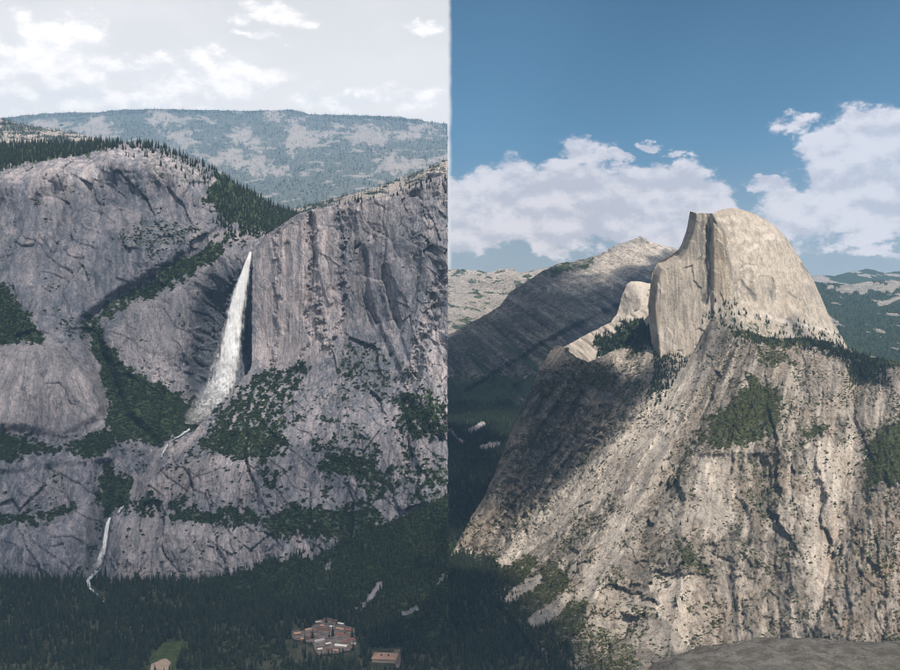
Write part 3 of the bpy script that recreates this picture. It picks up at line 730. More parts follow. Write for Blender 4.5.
# ---- low white block and slab west of the dome
build_sheet('pale_granite_block', T=[(622, 296), (627, 284), (631, 281), (640, 281.5), (652, 284), (666, 290)], B=[(596, 345), (630, 345), (672, 345)], L=[(622, 296), (618, 312), (606, 330), (596, 345)], Rr=[(666, 290), (672, 345)], nu=80, nv=70,
            ctrl=[(622, 296, 5250), (631, 281, 5240), (666, 290, 5300), (640, 300, 5130), (618, 312, 5230), (666, 320, 5150), (596, 345, 5080), (672, 345, 5050), (635, 330, 5060)],
            relief=lambda X, D, Z, f: 8 * fbm(X / 40, 3, Z / 70, 4), masks=lambda X, D, Z, f: pack(0.9 * f.area([(630, 315), (650, 290), (670, 288), (670, 320), (645, 318)], 3) * sstep(fbm(X / 30, 2, Z / 30, 3), -0.2, 0.3), 0.8, 0.1 * sstep(fbm(X / 20, 3, Z / 60, 3), 0, .5), 0.1),
            mat=M['dome_granite'], label='small pale square-shouldered granite dome beside the great dome', top=((2, 100), (10, 260)), left=((6, 80), (12, 220)), seed=26, jitter=0.5)
build_sheet('pale_granite_slab', T=[(556, 352), (580, 338), (605, 325), (630, 314), (650, 306), (672, 302)], B=[(556, 400), (600, 420), (672, 420)], L=[(556, 352), (556, 400)], Rr=[(672, 302), (672, 420)], nu=120, nv=90,
            ctrl=[(556, 352, 5050), (605, 325, 4980), (672, 302, 4880), (580, 365, 4850), (640, 335, 4760), (556, 400, 4700), (672, 420, 4450), (600, 420, 4500)],
            relief=lambda X, D, Z, f: 14 * fbm((X * .6 - Z) / 120, 3, (X + Z) / 30, 4), masks=lambda X, D, Z, f: pack(0.95 * f.area([(598, 338), (640, 316), (662, 325), (662, 356), (600, 356)], 3), 0.75, 0.35 * sstep(fbm((X * .6 - Z) / 130, 3, (X + Z) / 22, 4), 0.05, .5), 0.15),
            mat=M['dome_granite'], label='pale granite slab slanting down from the small square dome', top=((2, 60), (10, 200)), seed=27, jitter=0.6)

# ---- the great half dome
DOME_T = [(689.5, 217), (690.5, 211.5), (697, 213), (706, 213), (713, 213.5), (718, 211), (724, 209), (733, 208.2), (742, 209.5), (752, 212.5), (765, 219), (777, 228), (786, 237), (796, 252), (806, 268), (813, 279)]
DOME_R = [(813, 279), (821, 297), (829, 315), (838, 330), (848, 348), (852, 372)]
DOME_L = [(689, 217), (686, 232), (681, 246), (676, 254), (668, 259), (657, 264), (652, 274), (650, 288), (648, 305), (649, 322), (652, 345), (655, 385)]


def dome_depth(px, py):
    d = seg_dist(px, py, DOME_T[4:] + DOME_R[:5])
    t = np.clip(d / 100, 0, 1)
    body = 4330 - 340 * np.sqrt(np.clip(1 - (1 - t) ** 2, 0, 1)) - np.clip(py - 300, 0, 80) * 1.2
    edge_x = np.interp(py, [212, 230, 250, 275, 300, 340], [714, 722, 728, 731, 732, 730])     # rim between vault and sheer face
    face = 4180 - (px - 650) * 1.75 - np.clip(py - 260, 0, 120) * 0.8
    face = face - 20 * sstep(px, 710, 714.5)
    k = sstep(px, edge_x - 2.0, edge_x + 3.0)
    fb = np.minimum(face, body + 200)
    dl = seg_dist(px, py, DOME_L)
    fb = fb + 90 * (1 - sstep(dl, 0, 8))
    return fb * (1 - k) + np.minimum(body, 4330) * k


def dome_relief(X, D, Z, f):
    px, py = f.px0, f.py0
    fc = 1 - sstep(px, 725, 731)
    ff, jf, _ = facets((X + 6 * fbm(X / 30, 2, Z / 30, 2)) / 34, Z / 95, 6.1, .8, .5)
    r = fc * (5 * ff + 3 * fbm(X / 60, 2, Z / 260, 3, 0.5) + 1.2 * (ridged(X / 12, 4, Z / 160, 2) - 1.1))
    fs, js, _ = facets((X + 30 * fbm(X / 120, 3, Z / 120, 2)) / 75, (Z + .5 * X) / 60, 5.1, .25, .5)
    r += (1 - fc) * (4 * fbm(X / 90, 5, Z / 110, 2, 0.5) + 2.2 * fs + 1.2 * fbm(X / 12, 6, Z / 18, 2))
    r += 17 * f.line([(708, 214), (709, 240), (707, 262), (709, 285), (705, 302)], 4.0)
    for pts, w, a in (([(742, 268), (747, 265), (754, 266), (758, 272)], 1.8, 7), ([(771, 279), (774, 290), (770, 300)], 2.5, 12), ([(740, 282), (748, 292), (755, 302)], 3, 10), ([(797, 252), (804, 266), (812, 273)], 2.2, 9),
                      ([(715, 222), (722, 232), (727, 246)], 2, 8), ([(788, 288), (796, 297)], 2, 8), ([(760, 220), (790, 260), (800, 300)], 3, 4), ([(735, 285), (737, 305)], 2, 7)):
        r = r + .45 * a * f.line(pts, w * 1.4)
    return r


def dome_masks(X, D, Z, f):
    px, py = f.px0, f.py0
    fc = 1 - sstep(px, 724, 730)
    stain = 0.95 * f.line([(708, 214), (709, 240), (707, 262), (709, 288), (705, 303)], 4.0) * sstep(fbm(X / 8, 3, Z / 40, 4, .6), -.55, .05) + 0.5 * f.line([(702, 222), (701, 260), (703, 300)], 3)
    stain = np.maximum(stain, 0.34 * fc * sstep(fbm(X / 7, 5, Z / 220, 4, 0.6), 0.1, 0.55))
    stain = np.maximum(stain, 0.6 * f.line([(714, 219), (722, 230), (728, 250), (731, 280)], 2.5))
    stain = np.maximum(stain, 0.30 * (1 - fc) * sstep(fbm(X / 26, 1, Z / 50, 5, 0.62), 0.12, 0.5))
    stain = np.maximum(stain, 0.55 * f.area([(706, 312), (714, 318), (735, 318), (745, 335), (725, 350), (712, 350)], 4))
    for pts, w in (([(742, 281), (749, 291), (755, 301)], 2.2), ([(772, 279), (774, 288), (771, 297)], 2.4), ([(801, 263), (806, 270), (812, 273)], 1.6), ([(788, 292), (797, 298)], 1.5), ([(788, 320), (797, 326)], 3)):
        stain = np.maximum(stain, 0.65 * f.line(pts, w))
    pale = 0.45 * (1 - fc) * sstep(fbm(X / 38, 8, Z / 38, 4, 0.6), 0.15, 0.45)
    for pts, w in (([(741, 270), (746, 265.5), (755, 266.5), (761, 272)], 1.6), ([(765, 238), (774, 236)], 4), ([(748, 250), (756, 246)], 3.5), ([(717, 219), (724, 221)], 2.5), ([(760, 310), (770, 318), (800, 325), (840, 335)], 2.5), ([(652, 325), (670, 344), (686, 357)], 3)):
        pale = np.maximum(pale, 0.8 * f.line(pts, w))
    warm = 0.75 * f.line([(653, 272), (652, 300), (656, 320)], 3.5) + 0.5 * f.area([(711, 225), (724, 240), (729, 270), (729, 300), (712, 302)], 3) + 0.3 * f.area([(780, 290), (800, 285), (810, 310), (780, 318)], 6) * sstep(fbm(X / 20, 3, Z / 20, 3), -.3, .3)
    veg = 0.62 * f.area([(706, 303), (726, 304), (738, 300), (752, 308), (770, 318), (800, 323), (830, 330), (852, 345), (852, 372), (700, 372)], 3) * (0.6 + .4 * sstep(fbm(X / 25, 3, Z / 25, 3), -.2, .3))
    return pack(veg, pale, stain, warm)


build_sheet('great_half_dome', T=DOME_T, B=[(655, 385), (760, 385), (852, 372)], L=DOME_L, Rr=DOME_R, nu=330, nv=290, ctrl=None, depth_fn=dome_depth, relief=dome_relief, masks=dome_masks, mat=M['dome_granite'],
            label='great granite dome with one sheer streaked face and a rounded back', top=((1, 90), (12, 260)), left=((5, 70), (14, 260)), right=((6, 120), (20, 400)), seed=30, jitter=0.18)

# ---- broad granite apron falling from the dome to the valley, with the shaded shoulder at its west end
AP_T = [(553, 348), (559, 345.5), (567, 349), (576, 357), (588, 362), (601, 357), (613, 351), (627, 346), (648, 340), (668, 345), (686, 357), (697, 348), (706, 330), (712, 318), (725, 322), (745, 330), (770, 338), (800, 338), (825, 340), (845, 347), (870, 356), (890, 361), (905, 363), (960, 370)]
AP_L = [(553, 348), (545, 358), (538, 374), (527, 398), (515, 420), (506, 445), (496, 470), (484, 496), (470, 520), (452, 552), (440, 575)]
AP_B = [(440, 575), (500, 600), (530, 640), (580, 720), (700, 745), (960, 760)]


def fall_dir(px):
    """how far the slope lines lean left per row down, by column"""
    return np.interp(px, [450, 600, 680, 740, 800, 900], [0.75, 0.75, 0.62, 0.30, 0.10, 0.0])


def apron_st(f):
    s = f.px0 + (f.py0 - 400) * fall_dir(f.px0 + (f.py0 - 400) * 0.4)
    return s, f.py0


SCREE = [[(503, 600), (512, 590), (528, 578), (540, 574), (541, 584), (524, 592), (510, 603)], [(526, 622), (536, 612), (552, 602), (566, 590), (572, 598), (560, 612), (548, 620), (534, 626)], [(497, 560), (510, 545), (530, 528), (548, 508), (553, 514), (536, 540), (516, 562), (502, 566)]]


def apron_pale(x, y):
    k = np.zeros(x.shape)
    for pts in SCREE:
        k = np.maximum(k, sstep(-poly_sd(x, y, pts) + 3 * fbm(x / 5, y / 5, 3, 3), -1.5, 1.5))
    f_ = Fld(x, y, 34)
    return np.maximum(k, .8 * apron_slabs(f_))


def apron_slabs(f):
    k = 0
    for pts in ([(664, 352), (712, 330), (700, 390), (676, 440), (640, 520), (596, 600), (575, 596), (622, 500), (650, 430)], [(808, 445), (862, 440), (846, 540), (818, 622), (800, 560)], [(655, 572), (692, 572), (692, 652), (660, 648)],
                [(600, 445), (655, 412), (648, 470), (560, 530), (520, 560)], [(690, 450), (735, 455), (735, 520), (700, 540)]):
        k = np.maximum(k, f.area(pts, 4))
    return k


def apron_relief(X, D, Z, f):
    px, py = f.px0, f.py0
    s, t = apron_st(f)
    w = 6 * fbm(px / 40, py / 40, 3, 3)
    slab = apron_slabs(f)
    r = 55 * fbm((s + w) / 70, t / 220, 2, 3, 0.5) - 12 * (ridged((s + w) / 34, t / 200, 5, 2) - 1.1)
    w2 = 3 * fbm(px / 9, py / 9, 8, 3)
    fa, ja, _ = facets((s + 1.6 * w + w2) / 34, (t + 2 * w + 2 * w2) / 140, 1.1, 1.0, .35)
    fb, jb, _ = facets((s + w + w2) / 9, (t + 2 * w2) / 38, 2.1, 1.0, .5)
    fc, jc, _ = facets((s + w2) / 4.2, (t + w2) / 11.0, 3.1, 1.0, .6)
    r += 26 * fa + (1 - .8 * slab) * (13 * fb + 8 * fc)
    r += (1 - .6 * slab) * 5 * fbm(s / 4, t / 9, 1, 3, 0.6) - 5 * (1 - .4 * slab) * (ridged(s / 8, t / 110, 9, 2) - 1)
    sh = f.area([(548, 352), (600, 356), (636, 380), (636, 418), (600, 450), (545, 515), (490, 555), (500, 480), (530, 400)], 6)
    q = (py - .42 * px + 1.5 * w + w2) / 13
    r += sh * (26 * (q - np.floor(q) - .5) + 22 * fb + 12 * fbm(px / 7, py / 7, 4, 3, .6))
    for pts, wd, a in (([(655, 392), (622, 438), (585, 468), (545, 505), (500, 556)], 24, -135), ([(636, 372), (622, 415), (588, 452), (552, 490), (515, 528), (485, 560)], 15, 105), ([(553, 346), (538, 388), (518, 440), (492, 500), (455, 552)], 20, -60),
                       ([(709, 330), (700, 380), (683, 420), (660, 462), (634, 512), (604, 572), (570, 640)], 20, -95), ([(723, 342), (709, 400), (691, 440), (668, 487), (640, 542)], 9, 70), ([(858, 380), (853, 440), (836, 540), (812, 640)], 13, 60), ([(892, 420), (872, 520), (850, 640)], 24, -50),
                       ([(600, 352), (618, 372), (640, 362), (656, 344)], 7, -40), ([(560, 400), (590, 405), (628, 400)], 8, -38), ([(545, 430), (575, 432), (600, 425)], 8, -30), ([(585, 380), (600, 392), (630, 388)], 6, 34), ([(735, 450), (700, 452), (780, 452)], 10, -45), ([(727, 560), (735, 610), (738, 650)], 4, 34),
                       ([(800, 445), (818, 500), (832, 545)], 7, 26), ([(690, 545), (678, 600), (668, 660)], 9, -45), ([(620, 505), (592, 545), (560, 600)], 9, -42), ([(640, 520), (610, 560), (580, 610)], 7, 36), ([(760, 455), (772, 540), (782, 640)], 12, 30)):
        r = r + a * crease(f, pts, wd)
    return r * (0.25 + 0.75 * sstep(py - np.interp(px, [p[0] for p in AP_T], [p[1] for p in AP_T]), 0, 22))


AP_VEG = [([(745, 372), (782, 384), (785, 422), (776, 432), (742, 449), (694, 441), (700, 425), (720, 405), (738, 393)], .80), ([(757, 350), (775, 340), (792, 346), (792, 366), (758, 370)], .68), ([(795, 427), (812, 424), (832, 428), (824, 440), (806, 445), (798, 437)], .85),
          ([(868, 436), (880, 425), (905, 412), (960, 410), (960, 490), (905, 486), (862, 486), (866, 455)], .85), ([(600, 330), (640, 314), (658, 332), (655, 345), (635, 352), (603, 347)], .9), ([(655, 352), (672, 350), (688, 362), (676, 376), (668, 392), (655, 405), (648, 395), (655, 372)], .9),
          ([(712, 316), (745, 325), (800, 332), (850, 346), (960, 366), (960, 376), (870, 366), (800, 348), (740, 340)], .8), ([(840, 356), (880, 362), (890, 385), (855, 385)], .75), ([(560, 352), (585, 352), (630, 382), (635, 405), (600, 395), (565, 385)], .6), ([(545, 380), (575, 385), (580, 400), (550, 400)], .62),
          ([(738, 455), (780, 455), (790, 500), (770, 530), (735, 500)], .55), ([(575, 500), (600, 490), (610, 515), (580, 530), (560, 540)], .55), ([(545, 560), (600, 600), (560, 660), (520, 640), (500, 600), (520, 590)], .7), ([(600, 560), (640, 570), (650, 600), (610, 620)], .5),
          ([(560, 610), (640, 640), (640, 720), (560, 720)], .6), ([(672, 535), (692, 540), (715, 572), (700, 580), (685, 560)], .7), ([(845, 535), (900, 545), (900, 590), (860, 570)], .55), ([(620, 505), (650, 480), (665, 470), (655, 495)], .5), ([(480, 560), (510, 545), (540, 560), (520, 590), (480, 590)], .75), ([(590, 455), (625, 430), (640, 415), (648, 420), (600, 470), (560, 510), (535, 525)], .55)]


def apron_masks(X, D, Z, f):
    px, py = f.px0, f.py0
    s, t = apron_st(f)
    veg = 0 * X
    for pts, v in AP_VEG:
        veg = np.maximum(veg, v * f.area(pts, 4))
    veg = np.maximum(veg, 0.50 * sstep(fbm(px / 26, py / 26, 3, 4, 0.65), 0.1, 0.6)) * (1 - .6 * apron_slabs(f))
    pale = 0.55 * sstep(fbm(s / 9, t / 60, 2, 4, 0.6), 0.05, 0.5)
    for pts, w, v in (([(655, 398), (620, 440), (585, 468), (560, 492), (530, 520), (500, 556)], 12, 1.0), ([(690, 362), (676, 400), (660, 450), (640, 500)], 20, .85), ([(716, 352), (690, 400), (675, 430)], 8, .5), ([(610, 515), (585, 548), (570, 575)], 3.5, .85), ([(555, 515), (530, 540), (505, 562)], 5, .8), ([(545, 500), (520, 530), (497, 556)], 3, .6),
                      ([(560, 602), (545, 612), (530, 620)], 8, .9), ([(540, 578), (522, 588), (508, 598)], 7, .9), ([(852, 436), (852, 480), (834, 540)], 6, 1.0), ([(836, 540), (826, 565), (812, 622)], 6, 1.0), ([(822, 505), (830, 540)], 3, .6), ([(840, 470), (830, 530)], 8, .4),
                      ([(452, 548), (475, 555)], 9, .8), ([(676, 470), (650, 500), (635, 540), (620, 590)], 7, .45), ([(600, 345), (640, 372), (655, 345)], 6, .6), ([(605, 360), (625, 372), (640, 362), (652, 342)], 9, .6), ([(555, 465), (538, 495)], 2, .6), ([(575, 440), (550, 480), (535, 500)], 2, .7), ([(720, 535), (718, 540)], 4, .8), ([(550, 352), (543, 362), (535, 385)], 4, .4)):
        pale = np.maximum(pale, v * f.line(pts, w) * (0.55 + 0.6 * sstep(fbm(px / 5, py / 7, 6, 3), -.4, .3)))
    slab = apron_slabs(f); pale = np.maximum(pale, slab * (0.62 + 0.4 * sstep(fbm(s / 5, t / 70, 4, 3, .6), -.2, .4)))
    pale = np.maximum(pale, 0.5 * f.area([(655, 575), (690, 575), (690, 650), (665, 640)], 6))
    scree = 0
    for pts in SCREE:
        scree = np.maximum(scree, sstep(-poly_sd(px, py, pts) + 3 * fbm(px / 5, py / 5, 3, 3), -1.5, 1.5))
    pale = np.maximum(pale, scree); veg = veg * (1 - scree)
    stain = 0.4 * sstep(fbm((s) / 7, t / 80, 8, 4, 0.55), 0.15, 0.6)
    stain = np.maximum(stain, 0.65 * f.area([(530, 380), (570, 355), (640, 380), (640, 415), (590, 465), (540, 510), (520, 470)], 8) * (0.5 + .6 * sstep(fbm(px / 14, py / 14, 6, 4), -.3, .3)))  # the shoulder's shade, darkened into the rock colour
    stain = np.maximum(stain, 0.75 * f.area([(706, 330), (716, 322), (738, 330), (722, 350), (708, 375), (694, 405), (700, 360)], 4))
    for pts, w in (([(727, 575), (735, 610), (738, 650)], 2.5), ([(745, 555), (750, 575)], 3), ([(870, 585), (845, 610), (835, 620)], 3), ([(800, 632), (830, 636), (860, 645)], 4), ([(812, 630), (815, 645)], 4), ([(708, 355), (690, 400), (678, 425)], 2.5)):
        stain = np.maximum(stain, 0.75 * f.line(pts, w))
    w = 6 * fbm(px / 40, py / 40, 3, 3)
    w2 = 3 * fbm(px / 9, py / 9, 8, 3)
    _, ja, ta = facets((s + 1.6 * w + w2) / 34, (t + 2 * w + 2 * w2) / 140, 1.1); _, jb, tb = facets((s + w + w2) / 9, (t + 2 * w2) / 38, 2.1)
    pale = np.maximum(pale, np.clip(.34 * ta + .30 * tb, 0, 1)); stain = np.maximum(stain, np.clip(-.24 * ta - .22 * tb, 0, 1))
    stain = np.maximum(stain, .55 * sstep(ridged((s + w) / 13, t / 95, 21, 2), 1.36, 1.46) * sstep(fbm(px / 20, py / 20, 17, 2), -.2, .3))
    warm = 0.35 * sstep(fbm(px / 45, py / 45, 11, 4, 0.6), 0.0, 0.6) + 0.3 * f.area([(720, 600), (738, 600), (735, 645), (705, 640)], 5) + 0.45 * f.area([(820, 500), (900, 490), (960, 640), (850, 640), (815, 590)], 15) * sstep(fbm(px / 20, py / 20, 13, 3), -.3, .3)
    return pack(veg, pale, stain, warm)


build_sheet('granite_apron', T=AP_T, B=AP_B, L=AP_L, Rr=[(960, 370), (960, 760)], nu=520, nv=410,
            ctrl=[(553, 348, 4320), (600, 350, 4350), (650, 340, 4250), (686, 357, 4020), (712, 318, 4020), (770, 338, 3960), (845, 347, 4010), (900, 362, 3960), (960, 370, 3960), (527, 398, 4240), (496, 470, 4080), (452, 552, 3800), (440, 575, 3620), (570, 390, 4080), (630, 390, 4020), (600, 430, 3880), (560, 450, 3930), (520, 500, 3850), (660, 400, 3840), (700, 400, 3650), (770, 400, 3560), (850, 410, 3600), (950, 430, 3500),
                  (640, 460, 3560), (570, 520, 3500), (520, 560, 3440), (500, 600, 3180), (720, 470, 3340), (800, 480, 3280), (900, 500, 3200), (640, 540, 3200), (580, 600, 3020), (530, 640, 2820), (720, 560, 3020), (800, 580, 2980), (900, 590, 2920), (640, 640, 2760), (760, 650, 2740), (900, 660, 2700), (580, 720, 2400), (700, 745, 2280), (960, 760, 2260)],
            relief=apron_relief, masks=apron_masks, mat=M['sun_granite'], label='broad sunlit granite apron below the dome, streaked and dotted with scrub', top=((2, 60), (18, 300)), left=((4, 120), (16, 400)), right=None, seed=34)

# ---- hills east of the dome
build_sheet('blue_hills', T=[(780, 282), (805, 276), (820, 275), (835, 276), (850, 272), (868, 268.5), (885, 273), (900, 271), (980, 276)], B=[(780, 310), (980, 310)], L=[(780, 282), (780, 310)], Rr=[(980, 276), (980, 310)], nu=150, nv=50,
            ctrl=[(780, 282, 16500), (870, 268, 17500), (980, 276, 16500), (780, 310, 12500), (980, 310, 12500), (880, 295, 14000)], relief=lambda X, D, Z, f: 330 * fbm(X / 900, Z / 300, 3, 4, .55),
            masks=lambda X, D, Z, f: pack(0.85 - 1.0 * sstep(fbm(X / 500, Z / 200, 5, 4, .6), .1, .4), 0.6, 0, .1), mat=M['far_granite'], label='distant blue hills on the skyline beyond the dome', top=((3, 600), (8, 1800)), seed=40, jitter=0.6)
build_sheet('forested_hills', T=[(780, 288), (810, 283), (830, 283), (850, 285), (870, 281), (890, 281), (980, 284)], B=[(780, 420), (980, 420)], L=[(780, 288), (780, 420)], Rr=[(980, 284), (980, 420)], nu=150, nv=120,
            ctrl=[(780, 288, 10500), (870, 281, 10800), (980, 284, 10500), (780, 320, 8200), (980, 320, 8000), (780, 370, 5700), (980, 370, 5600), (780, 420, 4700), (980, 420, 4600)], relief=lambda X, D, Z, f: 90 * fbm(X / 500, Z / 200, 3, 4, .5),
            masks=lambda X, D, Z, f: pack(0.9 - 0.9 * np.maximum(f.area([(815, 284), (900, 281), (980, 281), (980, 290), (900, 290), (860, 293)], 2), np.maximum(f.line([(880, 304), (900, 298)], 3), 0.7 * sstep(fbm(X / 200, Z / 60, 7, 4, .6), .42, .7))), 0.35, 0, .15), mat=M['far_granite'], label='dark forested hills receding behind the dome', top=((2, 300), (10, 1200)), seed=41, jitter=0.6)

# ---- valley floor out to the horizon
gx = np.concatenate([np.linspace(-25000, -2600, 12), np.linspace(-2400, 2600, 170), np.linspace(2900, 25000, 12)])
gy = np.concatenate([np.linspace(-8000, 1400, 8), np.linspace(1500, 4700, 150), np.linspace(5000, 31000, 14)])
GX, GY = np.meshgrid(gx, gy)
GZ = -1050 + 2.5 * fbm(GX / 160, GY / 160, 1.2, 3)
grid_obj('ground', np.stack([GX, GY, GZ], -1)[:, ::-1], M['floor'], None, 'dark forest floor of the flat valley')
# ================================================================== SHADE CLOUDS OVERHEAD (out of view, shaped and placed to shade chosen areas)
def shade_cloud(label, targets, density, thick, Zc=5100.0, soft=420.0, seed=0.0):
    """an unseen cloud volume, placed and outlined so its shade falls on the area around the target points (px, py, D)"""
    p = P(*np.array(targets, float).T)
    q = p + sdir * ((Zc - p[:, 2]) / sdir[2])[:, None]
    x0, x1, y0, y1 = q[:, 0].min() - soft, q[:, 0].max() + soft, q[:, 1].min() - soft, q[:, 1].max() + soft
    n = 70
    X, Y = np.meshgrid(np.linspace(x0, x1, n), np.linspace(y0, y1, n))
    wx = 170 * fbm(X / 420, Y / 420, seed, 4, 0.6); wy = 170 * fbm(X / 420, Y / 420, seed + 9, 4, 0.6)
    d = -poly_sd(X + wx, Y + wy, [tuple(v) for v in q[:, :2]])
    prof = np.sqrt(sstep(d, -soft * 0.45, soft * 0.55))
    prof = prof * (0.75 + 0.45 * fbm(X / 300, Y / 300, seed + 4, 3))
    edge = np.ones((n, n)); edge[[0, -1]] = 0; edge[:, [0, -1]] = 0
    prof = np.clip(prof * edge, 0, 2)
    top = np.stack([X, Y, Zc + thick * prof], -1); bot = np.stack([X, Y, Zc - 0.12 * thick * prof], -1)
    keep = prof > 0.02
    i = np.arange(n * n).reshape(n, n)
    cell = keep[:-1, :-1] | keep[1:, :-1] | keep[1:, 1:] | keep[:-1, 1:]
    f = np.stack([i[:-1, :-1], i[:-1, 1:], i[1:, 1:], i[1:, :-1]], -1)[cell]
    faces = [tuple(map(int, t)) for t in f] + [tuple(int(k) + n * n for k in t[::-1]) for t in f]
    # close the rim where top and bottom sheets end
    ed = {}
    for t in f:
        for a, b in zip(t, np.roll(t, -1)):
            a, b = int(a), int(b)
            if (b, a) in ed:
                del ed[(b, a)]
            else:
                ed[(a, b)] = 1
    faces += [(b, a, a + n * n, b + n * n) for a, b in ed]
    m = bpy.data.materials.new('shade_cloud_vapour'); m.use_nodes = True; m.node_tree.nodes.clear(); t = NT(m.node_tree)
    pv = t.new('ShaderNodeVolumePrincipled'); pv.inputs['Color'].default_value = (0.97, 0.97, 0.97, 1); pv.inputs['Density'].default_value = density
    t.put(t.new('ShaderNodeOutputMaterial').inputs['Volume'], pv.outputs[0])
    m.cycles.homogeneous_volume = True
    me_v = np.concatenate([top.reshape(-1, 3), bot.reshape(-1, 3)])
    used = np.unique(np.array([k for fc in faces for k in fc])); remap = -np.ones(len(me_v), int); remap[used] = np.arange(len(used))
    o = mesh_obj('cloud', me_v[used], [tuple(int(remap[k]) for k in fc) for fc in faces], m)  # out of view, there for the shade it casts
    return tag(o, label, 'cloud', 'unseen shade clouds above the valley')


shade_cloud('unseen dense cloud shaped to shade the flank of the long granite mountain',
           [(430, 350, 7400), (470, 326, 7750), (500, 306, 8000), (520, 286, 8200), (545, 272, 8450), (566, 272, 8400), (585, 284, 8000), (602, 290, 7850), (628, 276, 8150), (645, 282, 8000), (668, 260, 8600), (700, 262, 8750), (760, 300, 7600), (700, 350, 6900), (600, 380, 6700), (500, 415, 6300), (430, 425, 6200)], 0.0052, 420, soft=200, seed=1)
shade_cloud('unseen cloud shaped to shade the shoulder at the west end of the granite apron',
           [(546, 388, 4150), (562, 366, 4190), (600, 360, 4250), (636, 378, 4080), (636, 412, 3950), (600, 446, 3880), (560, 488, 3800), (520, 520, 3800), (480, 530, 3850), (430, 540, 3900), (430, 425, 5900), (500, 425, 5900)], 0.0085, 300, soft=120, seed=2)
shade_cloud('unseen cloud added to darken the forest at the foot of the granite apron',
           [(430, 575, 3500), (470, 572, 3500), (520, 602, 3200), (550, 640, 2830), (590, 690, 2500), (430, 700, 2450)], 0.0050, 320, soft=140, seed=3)
shade_cloud('broad unseen cloud added to dim the waterfall cliffs',
           [(-150, 190, 4500), (40, 186, 4450), (150, 172, 4600), (230, 232, 4600), (300, 226, 4280), (420, 204, 4100), (425, 420, 3700), (425, 600, 3100), (425, 690, 2450), (-120, 690, 2450)], 0.0013, 330, soft=260, seed=4)
shade_cloud('thin unseen cloud added to darken the lower cliff bands and the village woods',
           [(-140, 452, 3750), (0, 446, 3800), (70, 440, 3850), (130, 446, 3900), (175, 470, 3620), (230, 500, 3560), (300, 470, 3650), (400, 440, 3650), (425, 520, 3500), (425, 690, 2450), (-120, 690, 2450)], 0.0016, 330, Zc=5700.0, soft=200, seed=6)
shade_cloud('small unseen cloud shaped to shade the wooded ledge at the foot of the dome',
           [(775, 340, 4000), (820, 332, 4050), (850, 348, 3980), (885, 366, 3850), (888, 392, 3700), (850, 386, 3750), (820, 352, 3950)], 0.0060, 200, soft=110, seed=5)

# ================================================================== VEGETATION
def rnd_tree(seed, tiers=10, blades=8, r0=0.15, low=0.10):
    """conifer of unit height: trunk, drooping tiers of needle boughs"""
    g = random.Random(seed); v, f = [], []
    for k in range(tiers):
        z = low + (0.97 - low) * k / (tiers - 1)
        r = r0 * (1 - z) ** 0.75 * g.uniform(0.8, 1.15) + 0.008
        a0 = g.random() * 6.28
        for b in range(blades):
            a = a0 + 6.283 * b / blades + g.uniform(-.15, .15); rr = r * g.uniform(0.7, 1.2); h = 0.07 * (1.15 - z) + 0.03
            w = 0.48
            i = len(v)
            v += [(0.01 * math.cos(a), 0.01 * math.sin(a), z + h), (rr * math.cos(a - w), rr * math.sin(a - w), z - h * .55), (rr * 1.18 * math.cos(a), rr * 1.18 * math.sin(a), z - h * .25), (rr * math.cos(a + w), rr * math.sin(a + w), z - h * .55)]
            f += [(i, i + 1, i + 2), (i, i + 2, i + 3)]
    return v, f


def trunk_geo(h=0.3, r=0.014):
    v, f = [], []
    for k in range(5):
        a = 6.283 * k / 5
        v += [(r * math.cos(a), r * math.sin(a), -0.04), (r * .6 * math.cos(a), r * .6 * math.sin(a), h)]
    for k in range(5):
        a, b = 2 * k, 2 * ((k + 1) % 5)
        f.append((a, b, b + 1, a + 1))
    return v, f


def bush_geo(seed, n=95, flat=0.75, leaf=0.17):
    """rounded crown of unit width made of leaf clumps in lobes"""
    g = random.Random(seed); v, f = [], []
    lobes = [(g.uniform(-.22, .22), g.uniform(-.22, .22), g.uniform(.22, .5) * flat, g.uniform(.2, .34)) for _ in range(6)]
    for k in range(n):
        cx, cy, cz, cr = lobes[k % 6]
        a, u = g.random() * 6.283, g.uniform(-0.5, 1)
        s = math.sqrt(1 - u * u); d = (s * math.cos(a), s * math.sin(a), u)
        c = [cx + d[0] * cr, cy + d[1] * cr, max(0.0, cz + d[2] * cr * flat)]
        t1 = (-math.sin(a), math.cos(a), g.uniform(-.4, .4)); t2 = (-u * math.cos(a), -u * math.sin(a), s)
        L = leaf * g.uniform(.7, 1.3); i = len(v)
        for (p, q) in ((-1, -.6), (1, -.6), (.7, .8), (-.7, .8)):
            v.append(tuple(c[j] + L * .5 * (t1[j] * p + t2[j] * q) - d[j] * .05 * abs(p) for j in range(3)))
        f.append((i, i + 1, i + 2, i + 3))
    return v, f


PROTO = bpy.data.collections.new('tree_sources')        # never linked to the scene: only feeds the forests


def proto(name, parts):
    v, f, mi, mats = [], [], [], []
    for (pv, pf), mat in parts:
        o = len(v); v += pv; f += [tuple(k + o for k in t) for t in pf]; mi += [len(mats)] * len(pf); mats.append(mat)
    ob = mesh_obj(name, v, f, mats, mat_idx=mi)
    COL.objects.unlink(ob); PROTO.objects.link(ob)
    return ob


